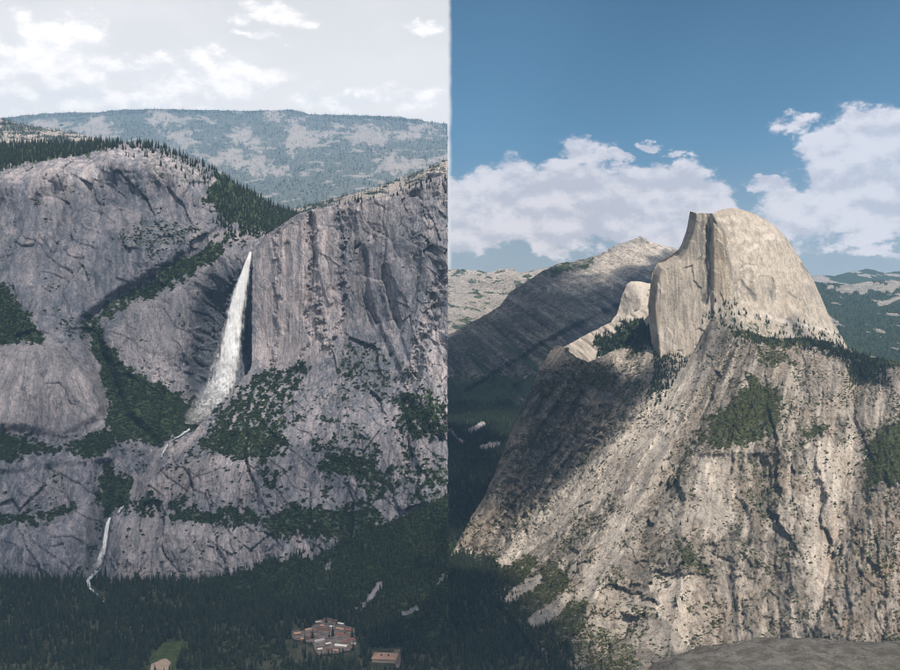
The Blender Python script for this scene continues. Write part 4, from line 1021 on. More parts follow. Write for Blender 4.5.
CON = [(rnd_tree(s, 10, 7, r, lo), trunk_geo()) for s, r, lo in ((1, .13, .10), (2, .16, .06), (3, .11, .16), (4, .145, .12))]
for i, (cv_, tv_) in enumerate(CON):
    proto('a_conifer_%d' % i, [(cv_, M['needles']), (tv_, M['bark'])])
for i in range(2):
    proto('b_far_conifer_%d' % i, [(rnd_tree(20 + i, 4, 5, .17, .12), M['needles'])])
OAK = [bush_geo(s, 95, .85) for s in (31, 32, 33)]
for i, g_ in enumerate(OAK):
    proto('c_oak_%d' % i, [(g_, M['leaves'])])
SCR = [bush_geo(s, 60, .7, .22) for s in (41, 42, 43)]
for i, g_ in enumerate(SCR):
    proto('d_scrub_%d' % i, [(g_, M['scrub'])])
IDX = dict(conifer=(0, 4), far=(4, 6), oak=(6, 9), scrub=(9, 12))

gn = bpy.data.node_groups.new('scatter', 'GeometryNodeTree')
gn.interface.new_socket('Geometry', in_out='INPUT', socket_type='NodeSocketGeometry')
gn.interface.new_socket('Geometry', in_out='OUTPUT', socket_type='NodeSocketGeometry')
g_in, g_out = gn.nodes.new('NodeGroupInput'), gn.nodes.new('NodeGroupOutput')
iop = gn.nodes.new('GeometryNodeInstanceOnPoints'); ci = gn.nodes.new('GeometryNodeCollectionInfo')
ci.inputs['Collection'].default_value = PROTO; ci.inputs['Separate Children'].default_value = True; ci.inputs['Reset Children'].default_value = True
iop.inputs['Pick Instance'].default_value = True


def named(nm, typ):
    nd = gn.nodes.new('GeometryNodeInputNamedAttribute'); nd.data_type = typ; nd.inputs['Name'].default_value = nm
    return [o for o in nd.outputs if o.enabled and o.name == 'Attribute'][0]


e2r = gn.nodes.new('FunctionNodeEulerToRotation')
gn.links.new(g_in.outputs[0], iop.inputs['Points']); gn.links.new(ci.outputs[0], iop.inputs['Instance'])
gn.links.new(named('idx', 'INT'), iop.inputs['Instance Index']); gn.links.new(named('rot', 'FLOAT_VECTOR'), e2r.inputs[0])
gn.links.new(e2r.outputs[0], iop.inputs['Rotation']); gn.links.new(named('scl', 'FLOAT_VECTOR'), iop.inputs['Scale'])
gn.links.new(iop.outputs[0], g_out.inputs[0])


def scatter(name, label, pts, kinds, heights, widths):
    """one uncountable plant cover: pts (n,3), kinds (n) keys of IDX, heights, widths"""
    n = len(pts)
    me = bpy.data.meshes.new(name); me.vertices.add(n); me.vertices.foreach_set('co', np.asarray(pts, np.float32).ravel())
    lo = np.array([IDX[k][0] for k in kinds]); hi = np.array([IDX[k][1] for k in kinds])
    idx = (lo + rng.random(n) * (hi - lo)).astype(np.int32)
    a = me.attributes.new('idx', 'INT', 'POINT'); a.data.foreach_set('value', idx)
    rot = np.c_[rng.normal(0, .03, n), rng.normal(0, .03, n), rng.random(n) * 6.283].astype(np.float32)
    a = me.attributes.new('rot', 'FLOAT_VECTOR', 'POINT'); a.data.foreach_set('vector', rot.ravel())
    scl = np.c_[widths, widths, heights].astype(np.float32)
    a = me.attributes.new('scl', 'FLOAT_VECTOR', 'POINT'); a.data.foreach_set('vector', scl.ravel())
    o = bpy.data.objects.new(name, me); COL.objects.link(o)
    md = o.modifiers.new('scatter', 'NODES'); md.node_group = gn
    return tag(o, label, kind='stuff')


def sample_sheet(name, dens_fn, cap=200000):
    """random points on a sheet with dens_fn(px, py, veg) plants per square metre of surface"""
    S = SHEETS[name]; p = S['pos']
    e1 = p[:-1, 1:] - p[:-1, :-1]; e2 = p[1:, :-1] - p[:-1, :-1]
    area = np.linalg.norm(np.cross(e1, e2), axis=-1)
    c = lambda a: a[:-1, :-1]
    lam = np.clip(area * dens_fn(c(S['px']), c(S['py']), c(S['m1'][..., 0])), 0, 6)
    cnt = rng.poisson(lam)
    ii, jj = np.nonzero(cnt); rep = np.repeat(np.arange(len(ii)), cnt[ii, jj]); ii, jj = ii[rep], jj[rep]
    u, v = rng.random(len(ii))[:, None], rng.random(len(ii))[:, None]
    q = (p[ii, jj] * (1 - u) + p[ii, jj + 1] * u) * (1 - v) + (p[ii + 1, jj] * (1 - u) + p[ii + 1, jj + 1] * u) * v
    return q[:cap]


def pix(q):
    return 450 + F * q[:, 0] / q[:, 1], 285 - F * q[:, 2] / q[:, 1]


def nz(q, s, k):
    return fbm(q[:, 0] / s, q[:, 1] / s, k, 3)


def inside(q, pts):
    x, y = pix(q)
    return poly_sd(x, y, pts) < 0


# clearings on the valley floor (outlines as seen; all lie flat on the floor)
MEADOW = [(146, 676), (150, 658), (164, 644), (186, 641), (190, 650), (178, 662), (176, 676)]
VILLAGE = [(289, 633), (308, 630), (318, 622), (328, 618), (342, 624), (355, 630), (356, 644), (350, 652), (332, 655), (318, 656), (312, 644), (294, 640)]
BIGROOF = [(368, 648), (402, 648), (405, 668), (372, 668)]
ROAD = [(394, 650), (400, 650), (402, 669), (396, 669)]

# -- valley floor conifers
n0 = 60000
D_ = np.sqrt(rng.uniform(FD(692) ** 2, 3750 ** 2, n0)); pxs = rng.uniform(-25, 640, n0)
q = np.c_[D_ * (pxs - 450) / F, D_, np.full(n0, -1050.0)]
area0 = (665 / F) * (3750 ** 2 - FD(692) ** 2) / 2
keep = rng.random(n0) < (area0 / 125) / n0 * (0.75 + 0.6 * nz(q, 130, 3.0))
q = q[keep]; x, y = pix(q)
q[:, 2] += 2.5 * fbm(q[:, 0] / 160, q[:, 1] / 160, 1.2, 3) - 0.4
apron_edge = np.interp(y, [560, 575, 600, 640, 690], [455, 460, 500, 532, 566])
ok = (x < apron_edge + 14) & ~inside(q, MEADOW) & ~(inside(q, VILLAGE) & (rng.random(len(x)) < .90)) & ~inside(q, BIGROOF) & ~inside(q, ROAD)
ok &= ~((x > 285) & (x < 360) & (y > 640) & (y < 665) & (rng.random(len(x)) < .82)) & ~((x > 366) & (x < 404) & (y > 660) & (y < 676) & (rng.random(len(x)) < .75))
ok &= seg_dist(x, y, [(99, 566), (94, 574), (88, 580), (90, 588), (98, 594), (104, 602)]) > 3.5
q = q[ok]
x, y = pix(q)
tall = 18 + 24 * rng.random(len(q)) ** .8 + 8 * np.clip(nz(q, 200, 8.0), -1, 1)
broad = (rng.random(len(q)) < np.where((x > 190) & (x < 300) & (y > 640), 0.55, 0.22)) & (x < 450)
VAL = (q, tall, broad)

# -- slope oaks on the talus
t_q = sample_sheet('talus_slope', lambda x, y, v: (1 / 75.0) * sstep(v, .3, .6) * (poly_sd(x, y, VILLAGE) > 1) * (poly_sd(x, y, BIGROOF) > 2))
t_con = rng.random(len(t_q)) < 0.22

# individuals: the plants that show largest
def individual(name, label, cat, group, pts, hs, ws, crowns, trunks, mat):
    cme = []
    for i, cg in enumerate(crowns):
        o = mesh_obj('crown', cg[0], cg[1], mat); cme.append(o.data); bpy.data.objects.remove(o)
    o = mesh_obj('trunk', trunks[0], trunks[1], M['bark']); tme = o.data; bpy.data.objects.remove(o)
    for p, h, w in zip(pts, hs, ws):
        r = bpy.data.objects.new(name, None); COL.objects.link(r); r.empty_display_size = 1
        r.location = p; r.scale = (w, w, h); r.rotation_euler = (0, 0, rng.random() * 6.283)
        tag(r, label, cat, group)
        for nm, me in (('crown', cme[int(rng.integers(len(cme)))]), ('trunk', tme)):
            c = bpy.data.objects.new(nm, me); COL.objects.link(c); c.parent = r


con_i = np.nonzero(~broad)[0]
_, yy = pix(q); inview = yy[con_i] - F * tall[con_i] / q[con_i, 1] < 668
con_i = con_i[inview]; big_i = con_i[np.argsort(-tall[con_i] / q[con_i, 1])[:300]]
individual('pine_tree', 'tall dark green conifer standing in the valley floor forest', 'tree', 'tall conifers of the valley floor', q[big_i], tall[big_i], tall[big_i] * rng.uniform(.9, 1.25, len(big_i)), [c[0] for c in CON], trunk_geo(), M['needles'])
rest = np.setdiff1d(np.arange(len(q)), big_i)
kinds = np.where(broad[rest], 'oak', 'conifer'); hh = np.where(broad[rest], tall[rest] * .55, tall[rest]); ww = np.where(broad[rest], rng.uniform(11, 18, len(rest)), tall[rest] * rng.uniform(.9, 1.25, len(rest)))
scatter('valley_forest', 'dense dark conifer forest covering the valley floor', q[rest], kinds, hh, ww)

oak_all = np.nonzero(~t_con)[0]; osz = rng.uniform(12, 21, len(t_q))
oak_i = oak_all[np.argsort(-osz[oak_all] / t_q[oak_all, 1])[:250]]
individual('oak_tree', 'round-crowned oak standing on the wooded talus slope', 'tree', 'oaks on the talus slope', t_q[oak_i] - [0, 0, 1], osz[oak_i] * .8, osz[oak_i], OAK, trunk_geo(.4, .03), M['leaves'])
rest = np.setdiff1d(np.arange(len(t_q)), oak_i)
kinds = np.where(t_con[rest], 'conifer', 'oak'); ch = rng.uniform(20, 34, len(rest))
scatter('talus_woods', 'round-crowned oak woods covering the talus slope', t_q[rest] - [0, 0, 1], kinds, np.where(t_con[rest], ch, osz[rest] * .8), np.where(t_con[rest], ch * 1.1, osz[rest]))


def cover(name, label, sheet, dens, kind, h, w, sink=0.5):
    q = sample_sheet(sheet, dens); n = len(q)
    if not n:
        return
    sc = rng.uniform(0.65, 1.35, n)
    scatter(name, label, q - [0, 0, sink], np.full(n, kind), h * sc, w * sc * rng.uniform(.85, 1.2, n))
    return n


cnt = {}
cnt['ridge'] = cover('ridge_forest', 'distant conifer forest on the far ridge', 'far_ridge', lambda x, y, v: (1 / 13000.0) * sstep(v, .35, .75) + 1 / 60000. + (1 / 6000.) * (y < np.interp(x, [-70, 0, 50, 100, 160, 290, 350, 400, 447], [125, 122, 117, 116, 113, 114, 119, 121, 128])), 'far', 58, 64)
cnt['plat'] = cover('plateau_forest', 'conifers scattered over the plateau behind the headland', 'wooded_plateau', lambda x, y, v: (1 / 420.0) * sstep(v, .3, .7) + 1 / 3500., 'far', 28, 30)
cnt['whill'] = cover('wooded_hill_forest', 'conifers on the hill behind the west cliff', 'wooded_hill', lambda x, y, v: (1 / 520.0) * sstep(v, .3, .7) + 1 / 5000., 'far', 28, 30)
cnt['hills'] = cover('hill_forest', 'distant conifer forest on the hills behind the dome', 'forested_hills', lambda x, y, v: (1 / 650.0) * sstep(v, .3, .7) * (y < 378) * (x < 915), 'far', 26, 30)
cnt['canyon'] = cover('canyon_forest', 'dark conifer forest on the canyon floor', 'canyon_floor', lambda x, y, v: (1 / 190.0) * sstep(v, .3, .6) * (x > 440), 'conifer', 28, 30)
HILLF = [(214, 166), (300, 206), (332, 228), (268, 236), (238, 236), (212, 222), (222, 190)]
TOPF = [(-60, 175), (-60, 138), (60, 138), (112, 138), (112, 148), (70, 157), (20, 165), (0, 172)]
SLOTF = [(244, 222), (200, 244), (128, 290), (82, 320), (82, 336), (128, 308), (178, 286), (214, 262)]
cnt['wtop'] = cover('hilltop_forest', 'conifers covering the hilltop and saddle above the west cliff', 'west_cliff',
                    lambda x, y, v: np.where((poly_sd(x, y, HILLF) < 0) | (poly_sd(x, y, TOPF) < 0), 1 / 330., np.where((y < np.interp(x, [0, 110, 150, 200, 300], [150, 150, 149, 170, 215])), 1 / 520., 0)) + np.where((poly_sd(x, y, [(110, 140), (160, 145), (215, 172), (235, 195), (190, 190), (150, 160), (110, 154)]) < 0), 1 / 1700., 0), 'conifer', 31, 31)
cnt['wscrub'] = cover('cliff_scrub', 'dark oak scrub growing in the gullies and ledges of the west cliff', 'west_cliff', lambda x, y, v: (1 / 85.0) * sstep(v, .42, .8) * (y > 185) * (1 - .85 * (poly_sd(x, y, HILLF) < 0)), 'oak', 10, 14)
cnt['hscrub'] = cover('headland_scrub', 'dark oak scrub on the ledges and ramp of the headland', 'east_headland', lambda x, y, v: (1 / 85.0) * sstep(v, .40, .8) * (y > 215) + (1 / 3500.) * (y > 380), 'oak', 10, 14)
cnt['hrim'] = cover('rim_forest', 'scattered conifers along the headland rim', 'east_headland', lambda x, y, v: (1 / 420.0) * (y < np.interp(x, [250, 300, 340, 400, 447], [226, 206, 206, 196, 184])) * (x > 330), 'conifer', 24, 26)
DLEDGE = [(708, 306), (738, 300), (752, 308), (770, 318), (800, 322), (830, 328), (852, 344), (852, 372), (700, 372)]
cnt['dome'] = cover('ledge_forest', 'conifers on the ledge at the foot of the dome', 'great_half_dome', lambda x, y, v: (1 / 380.) * sstep(v, .28, .55), 'conifer', 17, 19)
CONF_A = [AP_VEG[4][0], AP_VEG[5][0], AP_VEG[6][0], AP_VEG[7][0]]


def ap_con(x, y, v):
    m = np.zeros(x.shape, bool)
    for pts in CONF_A:
        m |= poly_sd(x, y, pts) < 1
    m |= (x < np.interp(y, [540, 575, 600, 640, 690], [470, 500, 520, 560, 600]) + 14 * fbm(x / 14, y / 14, 3, 3)) & (y > 556)
    sc_ = np.zeros(x.shape)
    for pts in SCREE:
        sc_ = np.maximum(sc_, sstep(-poly_sd(x, y, pts) + 3 * fbm(x / 5, y / 5, 3, 3), -1.5, 1.5))
    return ((1 / 150.) * m + (1 / 2600.) * sstep(v, .5, .8) + (1 / 5200.) * (fbm(x / 30, y / 30, 23, 3) > .1)) * (1 - .92 * sc_)


cnt['apcon'] = cover('apron_conifers', 'conifers on the benches and foot of the granite apron', 'granite_apron', ap_con, 'conifer', 17, 20)
cnt['block'] = cover('block_conifers', 'conifers round the small pale dome', 'pale_granite_slab', lambda x, y, v: (1 / 150.) * sstep(v, .35, .7), 'conifer', 24, 27)

# scrub on the apron: the largest bushes one by one
a_q = sample_sheet('granite_apron', lambda x, y, v: ((1 / 62.0) * sstep(v, .42, .80) + (1 / 150.) * sstep(fbm(x / 24, y / 24, 5, 4, .65), -.35, .55) * (1 - .75 * apron_pale(x, y)) * (1 + 1.5 * sstep(fbm(x / 8, y / 8, 15, 3), .1, .5))) * (y < 690) * (x < 915))
asz = rng.uniform(4.2, 10.5, len(a_q)) * (1 + 0.7 * (rng.random(len(a_q)) < .08))
_, ay = pix(a_q)
order = np.argsort(-asz / a_q[:, 1] * (ay < 640)); b_i = order[:250]
individual('shrub', 'rounded olive green shrub growing on the granite apron', 'shrub', 'largest shrubs of the granite apron', a_q[b_i] - [0, 0, .5], asz[b_i] * .8, asz[b_i], SCR, trunk_geo(.35, .03), M['scrub'])
r_i = order[250:]
scatter('apron_scrub', 'olive green scrub dotted over the granite apron', a_q[r_i] - [0, 0, .5], np.full(len(r_i), 'scrub'), asz[r_i] * .8, asz[r_i])
cnt['apscrub'] = len(a_q); cnt['valley'] = len(VAL[0]); cnt['talus'] = len(t_q)
print('PLANTS', cnt)

# ================================================================== WATER
def water_mat(name, dens=0.5, fade=0.0):
    m, t, b, o = base_mat(name)
    tc = t.new('ShaderNodeTexCoord').outputs['Object']
    uv = t.new('ShaderNodeVertexColor', layer_name='m1'); s = t.new('ShaderNodeSeparateColor'); t.put(s.inputs[0], uv.outputs[0])
    mp = t.new('ShaderNodeMapping'); t.put(mp.inputs[0], tc); mp.inputs['Scale'].default_value = (1, 1, 0.06)
    n = t.noise(mp.outputs[0], 0.09, 6, 0.6, 0.4); n2 = t.noise(tc, 0.03, 5, 0.6)
    a = t.math('ADD', t.math('MULTIPLY', t.math('SUBTRACT', n, 0.5), 2.3), t.math('MULTIPLY', t.math('SUBTRACT', n2, 0.5), 0.9))
    al = t.ramp(t.math('ADD', a, s.outputs[0]), 0.05, 1.05)
    b.inputs['Base Color'].default_value = (0.94, 0.95, 0.97, 1); b.inputs['Roughness'].default_value = 0.7
    t.put(b.inputs['Alpha'], t.math('MULTIPLY', al, dens))
    return m


M['spray'] = water_mat('falling_water', 0.92)
M['spray_soft'] = water_mat('drifting_spray', 0.5)
M['stream'] = plain('white_water', (0.22, 0.26, 0.28), (0.72, 0.75, 0.77), 0.12)


def fall_tube(name, rows, mat, label, seg=26, nrow=110, noise=3.0, thick=0.45, seed=0.0, parent=None):
    """rows: (px centre, py, half width px, D, opacity); a closed lumpy curtain of water"""
    r = np.array(rows, float); s = np.linspace(0, 1, len(r)); t = np.linspace(0, 1, nrow)
    c = np.stack([np.interp(t, s, r[:, k]) for k in range(5)], 1)
    a = np.linspace(0, 2 * math.pi, seg, endpoint=False)
    px = c[:, :1] + c[:, 2:3] * np.cos(a)[None]; py = np.repeat(c[:, 1:2], seg, 1)
    D = c[:, 3:4] + np.sin(a)[None] * c[:, 2:3] * thick * c[:, 3:4] / F
    p = P(px, py, D)
    p = p + np.stack([noise * fbm(p[..., 0] / 16, seed + k * 3, p[..., 2] / 45, 4, .6) for k in range(3)], -1) * (c[:, 2:3, None] / 8)
    i = np.arange(nrow * seg).reshape(nrow, seg); j = np.roll(i, -1, 1)
    f = np.stack([i[:-1], i[1:], j[1:], j[:-1]], -1).reshape(-1, 4)
    o = mesh_obj(name, p.reshape(-1, 3), f, mat, smooth=True, parent=parent)
    edge = np.abs(np.cos(a))[None] ** 3
    op = c[:, 4:5] - 0.55 * edge
    at = o.data.attributes.new('m1', 'FLOAT_COLOR', 'POINT')
    at.data.foreach_set('color', np.stack([op, op, op, np.ones_like(op)], -1).astype(np.float32).ravel())
    tag(o, label, kind='structure')
    return o


fall_tube('tall_waterfall', [(250.5, 252, 1.3, 4405, 1.4), (248, 262, 2.6, 4395, 1.3), (244.5, 275, 4.2, 4385, 1.2), (240, 292, 6.0, 4375, 1.05), (236, 310, 7.2, 4365, .95), (233, 330, 8.4, 4350, .9), (230, 350, 9.5, 4330, .85), (227, 370, 11, 4300, .75), (223, 386, 12, 4255, .6), (217, 398, 13, 4200, .3), (211, 408, 11, 4140, .0)],
          M['spray'], 'tall white waterfall dropping into the alcove between the cliffs', seed=1)
fall_tube('waterfall_spray', [(249, 258, 2, 4385, .6), (241, 288, 8, 4365, .55), (235, 315, 10.5, 4350, .55), (229, 350, 14, 4320, .5), (224, 375, 17, 4280, .5), (214, 398, 20, 4200, .45), (203, 414, 17, 4110, .4), (192, 424, 12, 4040, .2)],
          M['spray_soft'], 'thin spray drifting round the tall waterfall', seed=5, noise=6)
fall_tube('low_waterfall', [(110, 517.5, 1.3, 3520, 1.1), (107.5, 524, 1.9, 3500, 1.0), (106, 534, 2.1, 3490, .9), (104, 546, 2.6, 3475, .8), (101.5, 556, 3.4, 3460, .65), (99, 564, 4.8, 3445, .4), (97, 569, 5.8, 3430, .1)],
          M['spray_soft'], 'short white waterfall in the narrow slot near the valley floor', seed=3, noise=1.2)


def mist(label, px, py, D, rx, ry, rz, dens, seed):
    g = np.arange(48 * 24).reshape(24, 48)
    a, b = np.meshgrid(np.linspace(0, 2 * math.pi, 48, endpoint=False), np.linspace(-math.pi / 2, math.pi / 2, 24))
    d = np.stack([np.cos(b) * np.cos(a), np.cos(b) * np.sin(a), np.sin(b)], -1)
    k = 1 + .34 * fbm(d[..., 0] * 1.6 + seed, d[..., 1] * 1.6, d[..., 2] * 1.6, 4, .55)
    k[0] = k[0].mean(); k[-1] = k[-1].mean()
    p = P(px, py, D) + d * k[..., None] * np.array([rx, ry, rz])
    j2 = np.roll(g, -1, 1); f = np.stack([g[:-1], j2[:-1], j2[1:], g[1:]], -1).reshape(-1, 4)
    m = bpy.data.materials.new('mist_air'); m.use_nodes = True; m.node_tree.nodes.clear(); t = NT(m.node_tree)
    pv = t.new('ShaderNodeVolumePrincipled'); pv.inputs['Color'].default_value = (.95, .97, 1, 1); pv.inputs['Density'].default_value = dens
    t.put(t.new('ShaderNodeOutputMaterial').inputs['Volume'], pv.outputs[0]); m.cycles.homogeneous_volume = True
    return tag(mesh_obj('waterfall_mist', p.reshape(-1, 3), f, m, smooth=True), label, kind='stuff')


mist('pale mist drifting at the foot of the tall waterfall', 213, 402, 4195, 72, 40, 66, .009, 1.0)
mist('thin mist blown left of the tall waterfall foot', 199, 416, 4100, 66, 36, 36, .009, 4.0)
mist('faint mist around the lower half of the tall waterfall', 226, 372, 4300, 58, 40, 105, .007, 7.0)
mist('small puff of mist at the foot of the short waterfall', 97, 566, 3440, 20, 14, 10, .016, 9.0)


def front_depth(px, py, names=('west_cliff', 'east_headland', 'talus_slope')):
    best = 1e9
    for nm in names:
        S = SHEETS[nm]; d2 = (S['px'] - px) ** 2 + (S['py'] - py) ** 2; k = np.unravel_index(np.argmin(d2), d2.shape)
        if d2[k] < 9:
            best = min(best, S['pos'][k][1])
    return best if best < 1e8 else FD(py)


def stream(name, pts, label, mat=None, lift=14):
    """pts (px, py, half width): a thick ribbon of white water lying on the rock"""
    r = np.array(pts, float); t = np.linspace(0, 1, 40); s = np.linspace(0, 1, len(r))
    px, py, w = (np.interp(t, s, r[:, k]) for k in range(3))
    px = px + 0.8 * fbm(t * 9, 1, 2, 3); w = w * (1 + .45 * fbm(t * 14, 3, 4, 3))
    D = np.array([front_depth(a, b) for a, b in zip(px, py)])
    D = np.convolve(np.pad(D, 3, mode='edge'), np.ones(7) / 7, 'valid') - lift
    tx, ty = np.gradient(px), np.gradient(py); ln = np.hypot(tx, ty) + 1e-6; nx, ny = -ty / ln, tx / ln
    prof = [(-1, 4), (-.5, -2), (0, -4), (.5, -2), (1, 4)]
    p = np.stack([P(px + nx * w * a, py + ny * w * a, D + d) for a, d in prof], 1)
    i = np.arange(p.shape[0] * 5).reshape(-1, 5)
    f = np.stack([i[:-1, :-1], i[1:, :-1], i[1:, 1:], i[:-1, 1:]], -1).reshape(-1, 4)
    o = mesh_obj(name, p.reshape(-1, 3), f, mat or M['stream'], smooth=True)
    return tag(o, label, kind='structure')


stream('cascade', [(190, 429, 1.1), (186, 432, 1.2), (180, 436, .9), (172, 440, .6)], 'thin white cascade running down from the tall waterfall')
stream('cascade', [(168, 444, .9), (165, 449, 1.3), (161, 457, .6)], 'short white step of the creek in the middle gorge')
stream('cascade', [(124, 506, .8), (121, 509, 1.4), (118, 513, 1.0)], 'small white chute above the short waterfall')
# creek below the short waterfall lies on the valley floor
cr_pts = np.array([(99, 568, 2.2), (94, 574, 2.0), (88, 580, 1.6), (89, 587, 1.5), (94, 591, 1.8), (98, 595, 1.0), (104, 602, .7)])


def floor_ribbon(name, pts, mat, label, lift, D_of=None):
    r = np.array(pts, float); t = np.linspace(0, 1, 40); s = np.linspace(0, 1, len(r))
    px, py, w = (np.interp(t, s, r[:, k]) for k in range(3))
    px = px + .8 * fbm(t * 8, 7, 2, 3); w = w * (1 + .4 * fbm(t * 12, 3, 8, 3))
    z = -1050 + lift + np.linspace(0, 0, 40)
    L_, R_ = P(px - w, py, FD(py, z)), P(px + w, py, FD(py, z))
    L_[:, 2] = z; R_[:, 2] = z
    p = np.stack([L_, (L_ + R_) / 2 + [0, 0, .4], R_], 1); i = np.arange(120).reshape(40, 3)
    f = np.stack([i[:-1, :-1], i[1:, :-1], i[1:, 1:], i[:-1, 1:]], -1).reshape(-1, 4)
    return tag(mesh_obj(name, p.reshape(-1, 3), f, mat, smooth=True), label, kind='structure')


floor_ribbon('creek', cr_pts, M['stream'], 'white creek winding out below the short waterfall', 20.0)


def floor_patch(name, pts, mat, label, lift, wob=1.2):
    pp = resample(list(pts) + [pts[0]], 90)[:-1]
    pp = pp + wob * np.c_[fbm(pp[:, 0] / 6, pp[:, 1] / 6, 1, 3), fbm(pp[:, 0] / 6, pp[:, 1] / 6, 9, 3)]
    v = P(pp[:, 0], pp[:, 1], FD(pp[:, 1])); v[:, 2] = -1050 + lift
    c = v.mean(0); n = len(v)
    f = [(n, (k + 1) % n, k) for k in range(n)]
    o = mesh_obj(name, np.r_[v, c[None]], f, mat)
    return tag(o, label, kind='structure')


floor_patch('meadow', MEADOW, M['meadow'], 'small green meadow among the conifers', 3.6)
floor_patch('bare_ground', [(148, 676), (152, 664), (166, 659), (171, 664), (166, 676)], M['dirt'], 'patch of pale bare ground beside the meadow', 3.9)
floor_patch('village_yard', VILLAGE, M['asphalt'], 'pale paved yard between the village houses', 3.6)
floor_patch('road', ROAD, M['asphalt'], 'short stretch of road beside the tan-roofed building', 3.7, .2)

# ================================================================== BUILDINGS AND CARS
def flat_mat(name, c, rough=.8):
    return plain(name, tuple(x * .85 for x in c), c, .4, rough)


RC = dict(brown=flat_mat('brown_shingles', (.16, .085, .06)), tan=flat_mat('tan_shingles', (.50, .31, .22)), grey=flat_mat('grey_metal_roof', (.42, .40, .40)), white=flat_mat('white_roof', (.72, .70, .68)), red=flat_mat('red_brown_roof', (.28, .11, .085)))
WC = dict(brown=flat_mat('brown_boards', (.20, .13, .09)), cream=flat_mat('cream_boards', (.45, .38, .31)), grey=flat_mat('grey_boards', (.25, .23, .22)))
GLASS = flat_mat('window_glass', (.05, .06, .07), .2)


def house(name, label, px, py, wx, wy, h, rot, roof, wall, hip=0.0, group='houses of the valley village', over=1.0, vents=0):
    r = bpy.data.objects.new(name, None); COL.objects.link(r); p = P(px, py, FD(py)); r.location = (p[0], p[1], -1046.3); r.rotation_euler = (0, 0, R(rot))
    tag(r, label, 'building', group)
    if group:
        wx, wy = wx * .8, wy * .85
    a, b = wx / 2, wy / 2
    v = [(-a, -b, -4), (a, -b, -4), (a, b, -4), (-a, b, -4), (-a, -b, h), (a, -b, h), (a, b, h), (-a, b, h)]
    mesh_obj('wall', v, [(0, 1, 5, 4), (1, 2, 6, 5), (2, 3, 7, 6), (3, 0, 4, 7)], WC[wall], r)
    A, B = a + over, b + over; rh = min(wy * .30, 9); i = hip * B
    rv = [(-A, -B, h - .3), (A, -B, h - .3), (A, B, h - .3), (-A, B, h - .3), (-A + i, 0, h + rh), (A - i, 0, h + rh), (-A, -B, h - .7), (A, -B, h - .7), (A, B, h - .7), (-A, B, h - .7)]
    ro = mesh_obj('roof', rv, [(0, 1, 5, 4), (2, 3, 4, 5), (1, 2, 5), (3, 0, 4), (6, 7, 1, 0), (7, 8, 2, 1), (8, 9, 3, 2), (9, 6, 0, 3), (9, 8, 7, 6)], RC[roof], r)
    for k in range(vents):
        vx = -a * .25 + k * a * .6; q = 2.2
        vv = [(vx + sx * q, -b * .45 + sy * q, z) for z in (h + rh * .35, h + rh * .95) for sx, sy in ((-1, -1), (1, -1), (1, 1), (-1, 1))]
        mesh_obj('roof_vent', vv, [(0, 1, 5, 4), (1, 2, 6, 5), (2, 3, 7, 6), (3, 0, 4, 7), (4, 5, 6, 7)], RC['brown'], ro)
    nw = max(2, int(wx / 6))
    wv, wf = [], []
    for k in range(nw):
        x0 = -a + (k + .5) * wx / nw; s = len(wv)
        w_ = mesh_obj('window', [(x0 - .9, -b - .05, 1.0), (x0 + .9, -b - .05, 1.0), (x0 + .9, -b - .05, 2.6), (x0 - .9, -b - .05, 2.6), (x0 - .9, -b + .02, 1.0), (x0 + .9, -b + .02, 1.0), (x0 + .9, -b + .02, 2.6), (x0 - .9, -b + .02, 2.6)],
                      [(0, 1, 2, 3), (4, 5, 1, 0), (3, 2, 6, 7), (5, 6, 2, 1), (4, 0, 3, 7)], GLASS, r)
    return r


